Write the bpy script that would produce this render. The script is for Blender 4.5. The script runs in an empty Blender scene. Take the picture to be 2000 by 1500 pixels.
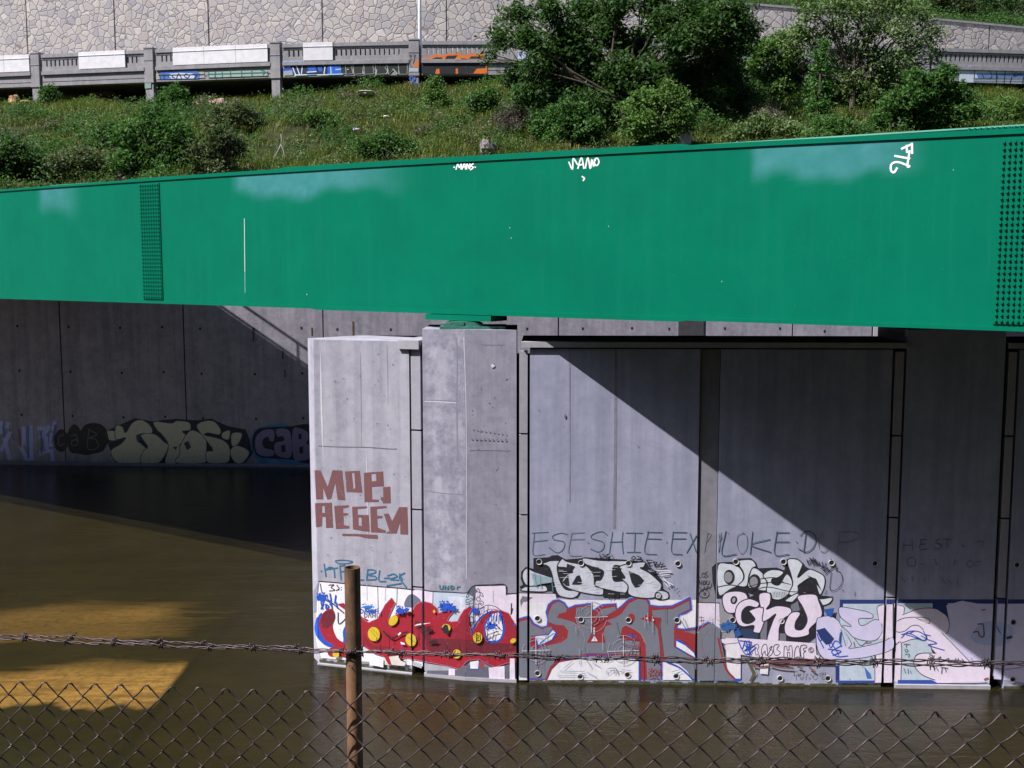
import bpy, math, random
import numpy as np
from mathutils import Vector, Matrix
from mathutils.geometry import tessellate_polygon

# ------------------------------------------------------------------ camera, sky, sun, exposure
SC = bpy.context.scene
COL = SC.collection
FPX, PITCH, CAM = 2150.0, math.radians(6.2), np.array([0.0, 0.0, 6.5])
FWD = np.array([0, math.cos(PITCH), -math.sin(PITCH)])
UPV = np.array([0, math.sin(PITCH), math.cos(PITCH)])
cd = bpy.data.cameras.new('camera'); cam = bpy.data.objects.new('camera', cd); COL.objects.link(cam)
cd.sensor_width = 36; cd.lens = FPX/2000*36; cd.clip_start = 0.05; cd.clip_end = 2000
cam.location = CAM; cam.rotation_euler = (math.pi/2-PITCH, 0, 0)
SC.camera = cam
LIGHT = Vector((1.8, 1.0, -2.56))                       # direction the sunlight travels
sd = bpy.data.lights.new('sun', 'SUN'); sun = bpy.data.objects.new('sun', sd); COL.objects.link(sun)
sd.energy = 5.0; sd.angle = math.radians(0.5); sd.color = (1.0, 0.965, 0.95)
sun.rotation_euler = LIGHT.to_track_quat('-Z', 'Y').to_euler(); sun.location = (-30, -20, 60)
world = bpy.data.worlds.new('World'); SC.world = world; world.use_nodes = True
wn = world.node_tree.nodes; wl = world.node_tree.links
sky = wn.new('ShaderNodeTexSky'); sky.sky_type = 'NISHITA'; sky.sun_disc = False; sky.ozone_density = 4.0
sky.sun_elevation = math.asin(-LIGHT.normalized().z); sky.sun_rotation = math.atan2(-LIGHT.x, -LIGHT.y)
wl.new(sky.outputs[0], wn['Background'].inputs[0]); wn['Background'].inputs[1].default_value = 0.085
SC.view_settings.view_transform = 'Standard'; SC.view_settings.look = 'None'
SC.view_settings.exposure = 0.56; SC.view_settings.gamma = 1.0
SC.cycles.max_bounces = 6; SC.cycles.diffuse_bounces = 1; SC.cycles.transparent_max_bounces = 12
SC.cycles.sample_clamp_indirect = 4

# ------------------------------------------------------------------ small helpers
rng = np.random.default_rng(7)
def ray(px, py):
    return FWD + np.array([(px-1000)/FPX, 0, 0]) - (py-750)/FPX*UPV
def at(px, py, Y):
    d = ray(px, py); return CAM + d*(Y/d[1])
def atz(px, py, Z):
    d = ray(px, py); return CAM + d*((Z-6.5)/d[2])
def proj(P):
    q = np.asarray(P, float)-CAM; w = q@FWD
    return 1000+FPX*q[..., 0]/w, 750-FPX*(q@UPV)/w

LOC = {}
def place(o, parent, label=None):
    COL.objects.link(o)
    if parent: o.parent = parent
    if label: o['label'] = label
    return o
def thing(name, label, cat, loc=(0, 0, 0), group=None):
    o = bpy.data.objects.new(name, None); o.location = loc; o.empty_display_size = .3; COL.objects.link(o)
    o['label'] = label; o['category'] = cat
    if group: o['group'] = group
    LOC[o.name] = np.array(loc, float)
    return o
def tag(o, label, cat, group=None):
    o['label'] = label; o['category'] = cat
    if group: o['group'] = group
    return o
def base_of(parent):
    return LOC[parent.name] if parent else np.zeros(3)

class MB:
    def __init__(s): s.v = []; s.f = []; s.m = []
    def add(s, vs, fs, mi=0):
        b = len(s.v); s.v += [tuple(map(float, v)) for v in vs]
        s.f += [tuple(b+i for i in f) for f in fs]; s.m += [mi]*len(fs)
    def prism(s, plan, z0, z1, mi=0):
        n = len(plan); z0 = z0 if hasattr(z0, '__len__') else [z0]*n; z1 = z1 if hasattr(z1, '__len__') else [z1]*n
        vs = [(p[0], p[1], z) for p, z in zip(plan, z0)]+[(p[0], p[1], z) for p, z in zip(plan, z1)]
        fs = [(i, (i+1) % n, n+(i+1) % n, n+i) for i in range(n)]+[tuple(range(n-1, -1, -1)), tuple(range(n, 2*n))]
        s.add(vs, fs, mi)
    def box(s, x0, x1, y0, y1, z0, z1, mi=0):
        s.prism([(x0, y0), (x1, y0), (x1, y1), (x0, y1)], z0, z1, mi)
    def obox(s, p0, p1, d0, d1, z0, z1, mi=0):
        "box along plan line p0-p1, from d0 to d1 towards the camera side of the line"
        p0 = np.array(p0[:2], float); p1 = np.array(p1[:2], float); t = (p1-p0)/np.linalg.norm(p1-p0); n = np.array([t[1], -t[0]])
        s.prism([p0+n*d1, p1+n*d1, p1+n*d0, p0+n*d0], z0, z1, mi)
    def tube(s, pts, r, n=6, mi=0, caps=True):
        pts = np.array(pts, float); k = len(pts); r = np.broadcast_to(np.array(r, float), (k,))
        tg = np.gradient(pts, axis=0); tg /= np.linalg.norm(tg, axis=1)[:, None]+1e-12
        ref = np.array([0, 0, 1.]) if abs(tg[0][2]) < .9 else np.array([1., 0, 0])
        vs = []; u = np.cross(tg[0], ref); u /= np.linalg.norm(u)
        for i in range(k):
            u = u-tg[i]*(u@tg[i]); u /= np.linalg.norm(u)+1e-12; w = np.cross(tg[i], u)
            for j in range(n):
                a = 2*math.pi*j/n; vs.append(pts[i]+r[i]*(math.cos(a)*u+math.sin(a)*w))
        fs = [(i*n+j, i*n+(j+1) % n, (i+1)*n+(j+1) % n, (i+1)*n+j) for i in range(k-1) for j in range(n)]
        if caps: fs += [tuple(range(n-1, -1, -1)), tuple(range((k-1)*n, k*n))]
        s.add(vs, fs, mi)
    def sweep(s, path, prof, mi=0):
        "closed profile of (d, z) swept along plan path; d is towards the camera side; prof may be a function of station"
        path = np.array(path, float); t = np.gradient(path, axis=0); t /= np.linalg.norm(t, axis=1)[:, None]
        nr = np.stack([t[:, 1], -t[:, 0]], 1); vs = []; k = len(path)
        for i in range(k):
            for d, z in (prof(i) if callable(prof) else prof): vs.append((path[i, 0]+nr[i, 0]*d, path[i, 1]+nr[i, 1]*d, z))
        n = len(vs)//k
        fs = [(i*n+j, (i+1)*n+j, (i+1)*n+(j+1) % n, i*n+(j+1) % n) for i in range(k-1) for j in range(n)]
        fs += [tuple(range(n)), tuple(range(k*n-1, (k-1)*n-1, -1))]
        s.add(vs, fs, mi)
    def build(s, name, mats, parent=None, label=None, smooth=False):
        me = bpy.data.meshes.new(name); b = base_of(parent)
        v = np.array(s.v, float).reshape(-1, 3)-b
        me.from_pydata(v.tolist(), [], s.f)
        if not isinstance(mats, (list, tuple)): mats = [mats]
        for m in mats: me.materials.append(m)
        if len(mats) > 1: me.polygons.foreach_set('material_index', s.m)
        if smooth: me.polygons.foreach_set('use_smooth', [True]*len(me.polygons))
        me.update()
        o = bpy.data.objects.new(name, me); place(o, parent, label); LOC[o.name] = b
        return o
def npmesh(name, V, F, mat, parent=None, label=None, attr=None):
    "fast mesh from numpy arrays; F is (n,3) or (n,4)"
    me = bpy.data.meshes.new(name); V = np.asarray(V, np.float32)-base_of(parent).astype(np.float32); F = np.asarray(F, np.int32)
    k = F.shape[1]; me.vertices.add(len(V)); me.vertices.foreach_set('co', V.ravel())
    me.loops.add(F.size); me.loops.foreach_set('vertex_index', F.ravel())
    me.polygons.add(len(F)); me.polygons.foreach_set('loop_start', np.arange(0, F.size, k, dtype=np.int32))
    me.update(calc_edges=True); me.validate()
    for m in (mat if isinstance(mat, (list, tuple)) else [mat]): me.materials.append(m)
    for nm, a in (attr or {}).items():
        at_ = me.attributes.new(nm, 'FLOAT', 'POINT'); at_.data.foreach_set('value', np.asarray(a, np.float32))
    o = bpy.data.objects.new(name, me); place(o, parent, label); LOC[o.name] = base_of(parent)
    return o
def setting(o):
    o['kind'] = 'structure'; return o

# ------------------------------------------------------------------ materials
class NT:
    def __init__(s, name):
        s.m = bpy.data.materials.new(name); s.m.use_nodes = True; s.t = s.m.node_tree; s.n = s.t.nodes; s.l = s.t.links
        s.b = s.n['Principled BSDF']; s.out = s.n['Material Output']
    def node(s, t, **kw):
        n = s.n.new(t)
        for k, v in kw.items():
            if k in n.inputs.keys(): s.set(n.inputs[k], v)
            else: setattr(n, k, v)
        return n
    def set(s, i, v):
        if isinstance(v, bpy.types.NodeSocket): s.l.new(v, i)
        else: i.default_value = v
    def pos(s, sc=(1, 1, 1), rot=(0, 0, 0)):
        g = s.node('ShaderNodeNewGeometry'); m = s.node('ShaderNodeMapping'); m.inputs['Scale'].default_value = sc
        m.inputs['Rotation'].default_value = rot
        s.l.new(g.outputs['Position'], m.inputs[0]); return m.outputs[0]
    def noise(s, vec, scale, detail=4, rough=.55, dist=0):
        n = s.node('ShaderNodeTexNoise', Vector=vec, Scale=scale, Detail=detail, Roughness=rough, Distortion=dist); return n.outputs[0]
    def ramp(s, f, *stops, interp='LINEAR'):
        r = s.node('ShaderNodeValToRGB'); r.color_ramp.interpolation = interp; e = r.color_ramp.elements
        while len(e) < len(stops): e.new(.5)
        for k, (p, c) in enumerate(stops):
            e[k].position = p; e[k].color = (*c, 1) if hasattr(c, '__len__') else (c, c, c, 1)
        s.set(r.inputs[0], f); return r.outputs[0]
    def mix(s, f, a, b, mode='MIX'):
        n = s.node('ShaderNodeMix', data_type='RGBA', blend_type=mode)
        c4 = lambda c: (*c, 1) if isinstance(c, tuple) and len(c) == 3 else c
        s.set(n.inputs[0], f); s.set(n.inputs[6], c4(a)); s.set(n.inputs[7], c4(b)); return n.outputs[2]
    def math(s, op, a, b=0.0, clamp=False):
        n = s.node('ShaderNodeMath', operation=op, use_clamp=clamp); s.set(n.inputs[0], a); s.set(n.inputs[1], b); return n.outputs[0]
    def bump(s, h, strength=.3, dist=.02):
        n = s.node('ShaderNodeBump', Height=h, Strength=strength, Distance=dist); s.l.new(n.outputs[0], s.b.inputs['Normal']); return n
    def attr(s, name):
        return s.node('ShaderNodeAttribute', attribute_name=name).outputs['Fac']
    def done(s, color, rough=.8, metal=0, spec=.3):
        c4 = (*color, 1) if isinstance(color, tuple) else color
        s.set(s.b.inputs['Base Color'], c4); s.set(s.b.inputs['Roughness'], rough); s.b.inputs['Metallic'].default_value = metal
        s.b.inputs['Specular IOR Level'].default_value = spec; return s.m

def concrete(name, base, stain=.55, dark=(.35, .36, .42), streak=.5, blotch=.6, pit=.6, off=0.0, grain=1.0):
    t = NT(name); p = t.pos(); 
    big = t.ramp(t.noise(t.pos((1, 1, 1)), .9+off, 5, .6), (.35, 0.), (.68, 1.))
    fine = t.noise(p, 9+off, 8, .7)
    stk = t.ramp(t.noise(t.pos((3.1, 3.1, .16)), 1.6+off, 5, .6), (.42, 0.), (.66, 1.))
    mot = t.ramp(t.noise(p, 3.2+off, 7, .72, .0), (.42, 0.), (.60, 1.))
    c = t.mix(t.math('MULTIPLY', big, stain*.5), base, tuple(b*d for b, d in zip(base, dark)))
    c = t.mix(t.math('MULTIPLY', stk, streak*.42), c, tuple(b*d*.9 for b, d in zip(base, dark)))
    c = t.mix(t.math('MULTIPLY', mot, blotch*.45), c, tuple(b*d for b, d in zip(base, dark)))
    c = t.mix(t.math('MULTIPLY', t.ramp(fine, (.35, 0.), (.75, 1.)), .30*grain), c, tuple(min(1, b*1.35) for b in base))
    v = t.node('ShaderNodeTexVoronoi', Vector=p, Scale=13.0)
    sp = t.ramp(v.outputs['Distance'], (.05, 1.), (.16, 0.))
    sel = t.ramp(t.noise(p, 5.3, 2), (.52, 0.), (.60, 1.))
    c = t.mix(t.math('MULTIPLY', t.math('MULTIPLY', sp, sel), .6*pit), c, tuple(b*.22 for b in base))
    h = t.math('ADD', t.math('MULTIPLY', fine, .5), t.math('MULTIPLY', mot, .5))
    t.bump(h, .16, .008)
    return t.done(c, .88, 0, .25)
_pc = {}
def paint(rgb, wear=.35):
    k = tuple(round(c, 3) for c in rgb)+(wear,)
    if k not in _pc:
        t = NT('spray_paint'); p = t.pos()
        n = t.ramp(t.noise(p, 8.5, 8, .78), (.40, 0.), (.66, 1.)); s2 = t.ramp(t.noise(t.pos((7, 7, .6)), 2.2, 4, .6), (.45, 0.), (.7, 1.))
        g = tuple(.55*c+.03 for c in rgb); lt = tuple(min(.9, c*1.12+.01) for c in rgb)
        c = t.mix(t.math('MULTIPLY', n, wear), lt, g)
        c = t.mix(t.math('MULTIPLY', s2, wear*.5), c, g)
        ch = t.math('MULTIPLY', t.ramp(t.noise(p, 21, 6, .75), (.60, 0.), (.67, 1.)), t.ramp(t.noise(p, 1.7, 3), (.42, 0.), (.62, 1.)))
        c = t.mix(t.math('MULTIPLY', ch, .55), c, (.36, .34, .40))
        _pc[k] = t.done(c, .65, 0, .3)
    return _pc[k]
def plain(name, rgb, rough=.7, metal=0, var=.3, scale=6, spec=.3):
    t = NT(name); n = t.noise(t.pos(), scale, 6, .65)
    c = t.mix(t.ramp(n, (.3, 0.), (.72, 1.)), tuple(x*(1+var*.5) for x in rgb), tuple(x*(1-var) for x in rgb)); t.bump(n, .15, .01)
    return t.done(c, rough, metal, spec)
def leafmat(name, cols, trans=.35):
    t = NT(name); g = t.node('ShaderNodeNewGeometry'); f = g.outputs['Random Per Island']
    c = t.ramp(f, *[(i/(len(cols)-1), k) for i, k in enumerate(cols)])
    big = t.ramp(t.noise(t.pos(), .55, 3), (.38, 0.), (.64, 1.))
    c = t.mix(t.math('MULTIPLY', big, .45), c, t.mix(.45, c, (.02, .035, .012)))
    t.done(c, .6, 0, .18)
    tr = t.node('ShaderNodeBsdfTranslucent'); t.set(tr.inputs[0], t.mix(.5, c, (.10, .22, .02)))
    mx = t.node('ShaderNodeMixShader'); mx.inputs[0].default_value = trans
    t.l.new(t.b.outputs[0], mx.inputs[1]); t.l.new(tr.outputs[0], mx.inputs[2]); t.l.new(mx.outputs[0], t.out.inputs[0])
    return t.m

M = {}
M['nose'] = concrete('pale_concrete', (.43, .415, .475), stain=.5, streak=1.1, blotch=.5, pit=1.0)
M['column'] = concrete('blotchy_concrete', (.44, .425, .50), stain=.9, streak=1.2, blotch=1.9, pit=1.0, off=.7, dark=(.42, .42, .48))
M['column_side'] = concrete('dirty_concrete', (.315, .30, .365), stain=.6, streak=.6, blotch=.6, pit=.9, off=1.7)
M['panel'] = concrete('smooth_concrete', (.405, .405, .535), stain=.9, streak=1.1, blotch=.6, pit=.5, dark=(.5, .55, .58), off=.3, grain=.6)
M['strip'] = concrete('joint_concrete', (.39, .375, .43), stain=.4, streak=.5, blotch=.3, pit=.3, off=1.1)
M['recess'] = concrete('brownish_concrete', (.26, .25, .285), stain=.5, streak=.6, blotch=.4, pit=.2, off=1.4)
M['cap'] = concrete('cap_concrete', (.40, .385, .42), stain=.4, streak=.3, blotch=.4, pit=.5, off=.2)
M['dark'] = plain('dark_gap', (.02, .02, .022), .9, 0, .3)
M['farwall'] = concrete('board_formed_concrete', (.315, .295, .335), stain=.9, streak=1.1, blotch=.8, pit=.9, off=.15)
M['viaduct'] = concrete('old_grey_concrete', (.36, .34, .35), stain=.6, streak=.7, blotch=.6, pit=.3, off=.5)
M['nearbank'] = plain('light_absorbing_bank', (.016, .02, .010), 1.0, 0, .5, 1.5, 0.0)  # near-black so the unseen bank and bluff bounce little light
M['bank'] = concrete('bank_concrete', (.30, .29, .27), stain=.6, streak=.3, blotch=.7, pit=.5)
def green_paint():
    t = NT('green_steel_paint'); p = t.pos()
    n = t.noise(p, 1.3, 5, .6); s2 = t.noise(t.pos((6, 6, .35)), 1.2, 5, .6); f = t.noise(p, 30, 3, .6)
    c = t.mix(t.ramp(n, (.3, 0.), (.7, 1.)), (.0, .162, .092), (.0, .140, .082))
    c = t.mix(t.math('MULTIPLY', t.ramp(s2, (.5, 0.), (.72, 1.)), .22), c, (.008, .18, .118))
    c = t.mix(t.math('MULTIPLY', t.ramp(f, (.68, 0.), (.74, 1.)), .25), c, (.10, .16, .10))
    c = t.mix(t.attr('buff'), c, t.mix(t.ramp(t.noise(p, 4, 4), (.3, 0.), (.7, 1.)), (.075, .27, .29), (.05, .225, .24)))
    t.bump(n, .06, .05)
    return t.done(c, .55, 0, .06)
M['green'] = green_paint()
def stone():
    t = NT('random_rubble_masonry')
    g = t.node('ShaderNodeNewGeometry'); mp = t.node('ShaderNodeMapping'); mp.inputs['Scale'].default_value = (2.35, .55, 2.5)
    nz = t.node('ShaderNodeTexNoise', Scale=1.1, Detail=2); t.l.new(g.outputs['Position'], nz.inputs['Vector'])
    ad = t.node('ShaderNodeVectorMath', operation='MULTIPLY_ADD'); t.l.new(nz.outputs['Color'], ad.inputs[0]); ad.inputs[1].default_value = (.55, .55, .55)
    t.l.new(g.outputs['Position'], ad.inputs[2]); t.l.new(ad.outputs[0], mp.inputs[0])
    v = t.node('ShaderNodeTexVoronoi', feature='F1', Scale=1.0); v2 = t.node('ShaderNodeTexVoronoi', feature='DISTANCE_TO_EDGE', Scale=1.0)
    for k in (v, v2): t.l.new(mp.outputs[0], k.inputs['Vector'])
    sep = t.node('ShaderNodeSeparateColor'); t.l.new(v.outputs['Color'], sep.inputs[0])
    c = t.ramp(sep.outputs[0], (0, (.42, .385, .38)), (.22, (.56, .51, .46)), (.42, (.36, .34, .355)), (.6, (.60, .54, .47)), (.75, (.50, .46, .43)), (.88, (.46, .385, .35)), (1, (.68, .63, .58)))
    fine = t.noise(t.pos(), 7, 6, .7); c = t.mix(t.math('MULTIPLY', fine, .45), c, (.27, .24, .25))
    c = t.mix(t.math('MULTIPLY', t.ramp(t.noise(t.pos((1, 1, .5)), .35, 4), (.4, 0.), (.7, 1.)), .3), c, (.30, .29, .33))
    e = t.ramp(v2.outputs[0], (.015, 1.), (.050, 0.)); c = t.mix(t.math('MULTIPLY', e, .8), c, (.16, .145, .155))
    t.bump(t.math('ADD', t.ramp(v2.outputs[0], (0., 0.), (.10, 1.)), t.math('MULTIPLY', fine, .3)), .5, .04)
    return t.done(c, .9, 0, .2)
M['stone'] = stone()
def rust(name, a, b, d):
    t = NT(name); p = t.pos(); n = t.noise(t.pos((1, 1, .35)), 34, 7, .7, .4); s = t.ramp(t.noise(t.pos((1, 1, .5)), 11, 5, .6), (.4, 0.), (.62, 1.))
    c = t.mix(t.ramp(n, (.3, 0.), (.7, 1.)), a, b); c = t.mix(t.math('MULTIPLY', s, .85), c, d); sp = t.ramp(t.noise(p, 95, 4, .7), (.56, 0.), (.66, 1.)); c = t.mix(t.math('MULTIPLY', sp, .5), c, d); t.bump(n, .6, .003)
    return t.done(c, .62, .25, .35)
M['post'] = rust('rusty_pipe', (.38, .215, .115), (.22, .115, .06), (.07, .048, .04))
M['wire'] = rust('rusty_wire', (.13, .095, .10), (.07, .048, .05), (.03, .025, .028))
M['wire'].node_tree.nodes['Principled BSDF'].inputs['Metallic'].default_value = .55
M['wire'].node_tree.nodes['Principled BSDF'].inputs['Roughness'].default_value = .38
# ------------------------------------------------------------------ river, bed, banks
def bed_material():
    t = NT('river_bed'); p = t.pos()
    n = t.noise(p, 2.2, 6, .65); d = t.noise(t.pos((.55, 3.4, 1), (0, 0, -.75)), 1.5, 6, .7, .3)
    alg = t.mix(t.ramp(n, (.3, 0.), (.7, 1.)), (.048, .043, .024), (.026, .026, .014))
    fn = t.noise(p, 7, 5, .75); sand = t.mix(t.ramp(d, (.38, 0.), (.60, 1.)), (.80, .53, .27), (.40, .27, .14)); sand = t.mix(t.math('MULTIPLY', t.ramp(fn, (.45, 0.), (.62, 1.)), .6), sand, (.24, .17, .085))
    m = t.math('ADD', t.attr('silt'), t.math('MULTIPLY', t.math('SUBTRACT', d, .5), 1.1)); m = t.ramp(m, (.25, 0.), (.95, 1.))
    c = t.mix(m, alg, sand); c = t.mix(t.attr('seam'), c, (.02, .02, .012))
    return t.done(c, .95, 0, .1)
xs = np.concatenate([[-120, -60, -30], np.arange(-20, 12.01, .14), [30, 60, 120]]); ys = np.concatenate([[2], np.arange(12.5, 27, .14), [31, 42]])
GX, GY = np.meshgrid(xs, ys); nx, ny = len(xs), len(ys)
def sst(a, b, x): t = np.clip((x-a)/(b-a), 0, 1); return t*t*(3-2*t)
wob = .25*np.sin(GX*1.3+GY*.7)+.15*np.sin(GX*3.1-GY*2.3)
rg = .10*np.sin(GX*5.3+GY*1.1)+.07*np.sin(GX*11.7)+.06*np.sin(GX*2.1+2)
s1 = sst(16.15, 16.5, GY+rg)*(1-sst(17.6, 18.7, GY+wob*.8))*(1-sst(-5.55, -5.42, GX))*(.75+.5*(1-sst(16.9, 18.2, GY+wob)))
s2 = sst(19.0, 19.5, GY+wob*.5)*(1-sst(20.3, 21.9, GY+wob))*(1-sst(-7.6, -4.8, GX+wob*2))*.55
s3 = .22*sst(20, 21, GY)*(1-sst(21.5, 23, GY))*(1-sst(-4.6, -3.6, GX))
silt = np.clip(s1+s2+s3, 0, 1.2)
seam = .95*np.exp(-((GX+5.40-.02*(GY-18))/.085)**2)*(GY < 21)*(GY > 12)+.6*np.exp(-((GY-20.95)/.08)**2)*(GX > -5.4)*(GX < -2)
V = np.stack([GX.ravel(), GY.ravel(), np.full(GX.size, -.27)], 1)
ii = (np.arange(ny-1)[:, None]*nx+np.arange(nx-1)[None]).ravel()
F = np.stack([ii, ii+1, ii+nx+1, ii+nx], 1)
setting(npmesh('riverbed', V, F, bed_material(), attr={'silt': silt.ravel(), 'seam': seam.ravel()}))

def water_material():
    t = NT('murky_water'); t.n.remove(t.b)
    p1 = t.noise(t.pos((.8, 2.6, 1), (0, 0, .12)), 2.1, 4, .6, .4); p2 = t.noise(t.pos((1, 1.7, 1)), 9.0, 3, .6)
    p3 = t.noise(t.pos((1, 1.3, 1)), 30.0, 2, .6)
    h = t.math('ADD', t.math('ADD', t.math('MULTIPLY', p1, .9), t.math('MULTIPLY', p2, .4)), t.math('MULTIPLY', p3, .22))
    yy = t.node('ShaderNodeSeparateXYZ'); t.l.new(t.pos(), yy.inputs[0])
    band = t.math('ADD', t.ramp(t.math('MULTIPLY', t.math('ADD', t.math('ABSOLUTE', t.math('SUBTRACT', yy.outputs[1], 23.6)), t.math('MULTIPLY', p1, .8)), .5), (.2, 1.), (.5, 0.)), t.ramp(t.math('MULTIPLY', t.math('ADD', t.math('ABSOLUTE', t.math('SUBTRACT', yy.outputs[1], 21.6)), t.math('MULTIPLY', p1, .6)), .5), (.2, .7), (.36, 0.)))
    h = t.math('ADD', h, t.math('MULTIPLY', t.math('MULTIPLY', band, t.noise(t.pos((1, 2.2, 1)), 6.5, 4, .7)), 1.7))
    b = t.node('ShaderNodeBump', Height=h, Strength=.24, Distance=.06)
    fr = t.node('ShaderNodeFresnel', IOR=1.33); t.l.new(b.outputs[0], fr.inputs['Normal'])
    gl = t.node('ShaderNodeBsdfGlossy', Roughness=.04); t.l.new(b.outputs[0], gl.inputs['Normal'])
    tr = t.node('ShaderNodeBsdfTransparent'); t.set(tr.inputs[0], (.86, .79, .54, 1))
    df = t.node('ShaderNodeBsdfDiffuse'); t.set(df.inputs[0], t.mix(t.ramp(t.noise(t.pos(), .5, 3), (.35, 0.), (.65, 1.)), (.042, .035, .019), (.027, .024, .012)))
    sk = t.ramp(t.noise(t.pos(), 38, 3, .7), (.665, 0.), (.72, 1.)); t.set(df.inputs[0], t.mix(t.math('MULTIPLY', sk, .8), df.inputs[0].links[0].from_socket, (.22, .21, .15)))
    b2 = t.node('ShaderNodeBump', Height=h, Strength=.55, Distance=.07); t.l.new(b2.outputs[0], df.inputs['Normal'])
    m1 = t.node('ShaderNodeMixShader'); m1.inputs[0].default_value = .30; t.l.new(tr.outputs[0], m1.inputs[1]); t.l.new(df.outputs[0], m1.inputs[2])
    m2 = t.node('ShaderNodeMixShader'); t.l.new(fr.outputs[0], m2.inputs[0]); t.l.new(m1.outputs[0], m2.inputs[1]); t.l.new(gl.outputs[0], m2.inputs[2])
    t.l.new(m2.outputs[0], t.out.inputs[0]); return t.m
mb = MB(); mb.add([(-120, 3, 0), (120, 3, 0), (120, 42, 0), (-120, 42, 0)], [(0, 1, 2, 3)])
setting(mb.build('water', water_material()))
mb = MB()        # near bank: flat strip behind the fence, then a steep slope into the river
prof = [(-62, 74), (-13, 4.6), (-3, 4.9), (1.6, 4.7), (2.9, 4.05), (3.4, 3.9), (9.5, -.6), (9.5, -1.5), (-62, -1.5)]  # first rise is an unseen bluff added behind the camera to block sky
NP = len(prof)
mb.add([(x, y-.15*x*(0 < y < 5), z) for x in (-9, 11) for y, z in prof], [(i, (i+1) % NP, NP+(i+1) % NP, NP+i) for i in range(NP)])
for x0, x1 in ((-120, -9), (11, 120)):
    mb.add([(x, y-.15*(x0 if x0 > 0 else x1)*(0 < y < 5), z) for x in (x0, x1) for y, z in prof], [(i, (i+1) % NP, NP+(i+1) % NP, NP+i) for i in range(NP)])
setting(mb.build('bank_and_sky_blocker', M['nearbank']))

# ------------------------------------------------------------------ far channel wall
FW0, FW1 = np.array([-16.83, 35.68]), np.array([-6.61, 35.04]); FD = (FW1-FW0)/np.linalg.norm(FW1-FW0)
def fwp(x): return FW0+FD*((x-FW0[0])/FD[0])
WALLTOP = 8.7
farwall = thing('channel_wall', 'tall board-marked concrete channel wall across the river, in the shade of the bridge', 'wall', (*fwp(-10), 0))
xe = at(1716, 645, 34.1)[0]
def fpx(px): 
    d = ray(px, 750); n = np.array([FD[1], -FD[0]]); tt = ((FW0-CAM[:2])@n)/(d[:2]@n); return (CAM[:2]+d[:2]*tt)[0]
joints = [fpx(v) for v in (-480, -120, 122, 362, 633, 880, 1090, 1330, 1545)]
edges = [-75, -50]+joints+[xe-.25]
for a, b in zip(edges[:-1], edges[1:]):
    mb = MB(); mb.obox(fwp(a+.02), fwp(b-.02), -1.0, 0, -.6, WALLTOP); mb.build('wall_panel', M['farwall'], farwall)
mb = MB(); mb.obox(fwp(-75), fwp(xe-.3), -1.2, -.06, -.6, WALLTOP-.05); mb.build('backing', M['dark'], farwall)
mb = MB(); mb.obox(fwp(xe-.22), fwp(xe), -1.6, .05, -.6, WALLTOP); mb.build('end_post', M['cap'], farwall)
mb = MB(); mb.obox(fwp(xe+.003), fwp(60), -5.2, -4.2, -.6, WALLTOP); mb.obox(fwp(xe-.2), fwp(xe+.003), -5.2, -1.63, -.6, WALLTOP-.02); mb.build('recessed_wall', M['farwall'], farwall)
mb = MB(); mb.obox(fwp(-75), fwp(xe-.003), .003, .22, -.6, .07); mb.build('base_ledge', M['recess'], farwall)
mb = MB()                                                       # form-tie sockets in rows
for zz in (1.55, 3.0, 4.45):
    x = -17.2
    while x < xe-.5:
        q = fwp(x); zj = zz+.04*math.sin(x*7); mb.obox(q, q+FD*.06, .002, .008, zj, zj+.075); x += 1.45+.3*math.sin(x*3)
mb.build('form_tie_sockets', M['dark'], farwall)
mb = MB()
for px, z0, z1, w in ((496, 4.05, 4.5, .05), (552, 3.5, 3.75, .05), (556, 2.9, 3.15, .04), (610, 4.25, 4.5, .04), (690, 4.2, 4.7, .05)):
    q = fwp(fpx(px)); mb.obox(q, q+FD*w, .002, .012, z0, z1)
mb.build('rust_stain', plain('rust_stain', (.10, .06, .035)), farwall)
mb = MB(); q = fwp(fpx(1323)); q2 = fwp(fpx(1372)); mb.obox(q, q2, .002, .05, 4.3, 5.6); mb.build('painted_shade_strip', plain('painted_shade', (.05, .05, .055)), farwall)  # dark strip of painted-in shade; the wall has no slot here

# ------------------------------------------------------------------ bridge pier
def rp(px, py, z=0): return atz(px, py, z)[:2]
W0, W1 = np.array([.280, 16.610]), np.array([7.3475, 16.380]); WD = (W1-W0)/np.linalg.norm(W1-W0)
def wpx(px, py=1000):
    d = ray(px, py); n = np.array([WD[1], -WD[0]]); tt = ((W0)@n)/(d[:2]@n); return d[:2]*tt
A = rp(613.5, 1284); B = rp(624, 1296); Cc = rp(805, 1315.5); D = rp(830.5, 1318.5); E_ = rp(911, 1326); F_ = rp(1008.5, 1330.5)
s1a, s1b = Cc+(D-Cc)*.12+np.array([0, .02]), Cc+(D-Cc)*.82+np.array([0, .02])
ZT = at(1035, 680, 16.58)[2]; ZC = ZT+.095; ZN = at(640, 663, 17.45)[2]; ZCOL = at(912, 644, 16.76)[2]
pier = thing('bridge_pier', 'long concrete river pier covered in graffiti, with rounded nose and two columns', 'bridge pier', (2, 17, 0))
FAC = {}
def facet(name, p0, p1, off=0.0):
    p0 = np.array(p0[:2], float); p1 = np.array(p1[:2], float); L = np.linalg.norm(p1-p0); t = (p1-p0)/L
    FAC[name] = (p0+np.array([t[1], -t[0]])*off, t, L, np.array([t[1], -t[0]]))
mb = MB(); mb.prism([A, B, Cc, Cc+[.25, 1.35], A+[.75, .75]], -.6, ZN); mb.build('nose', M['nose'], pier)
facet('noseedge', A, B); facet('nose', B, Cc)
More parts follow.
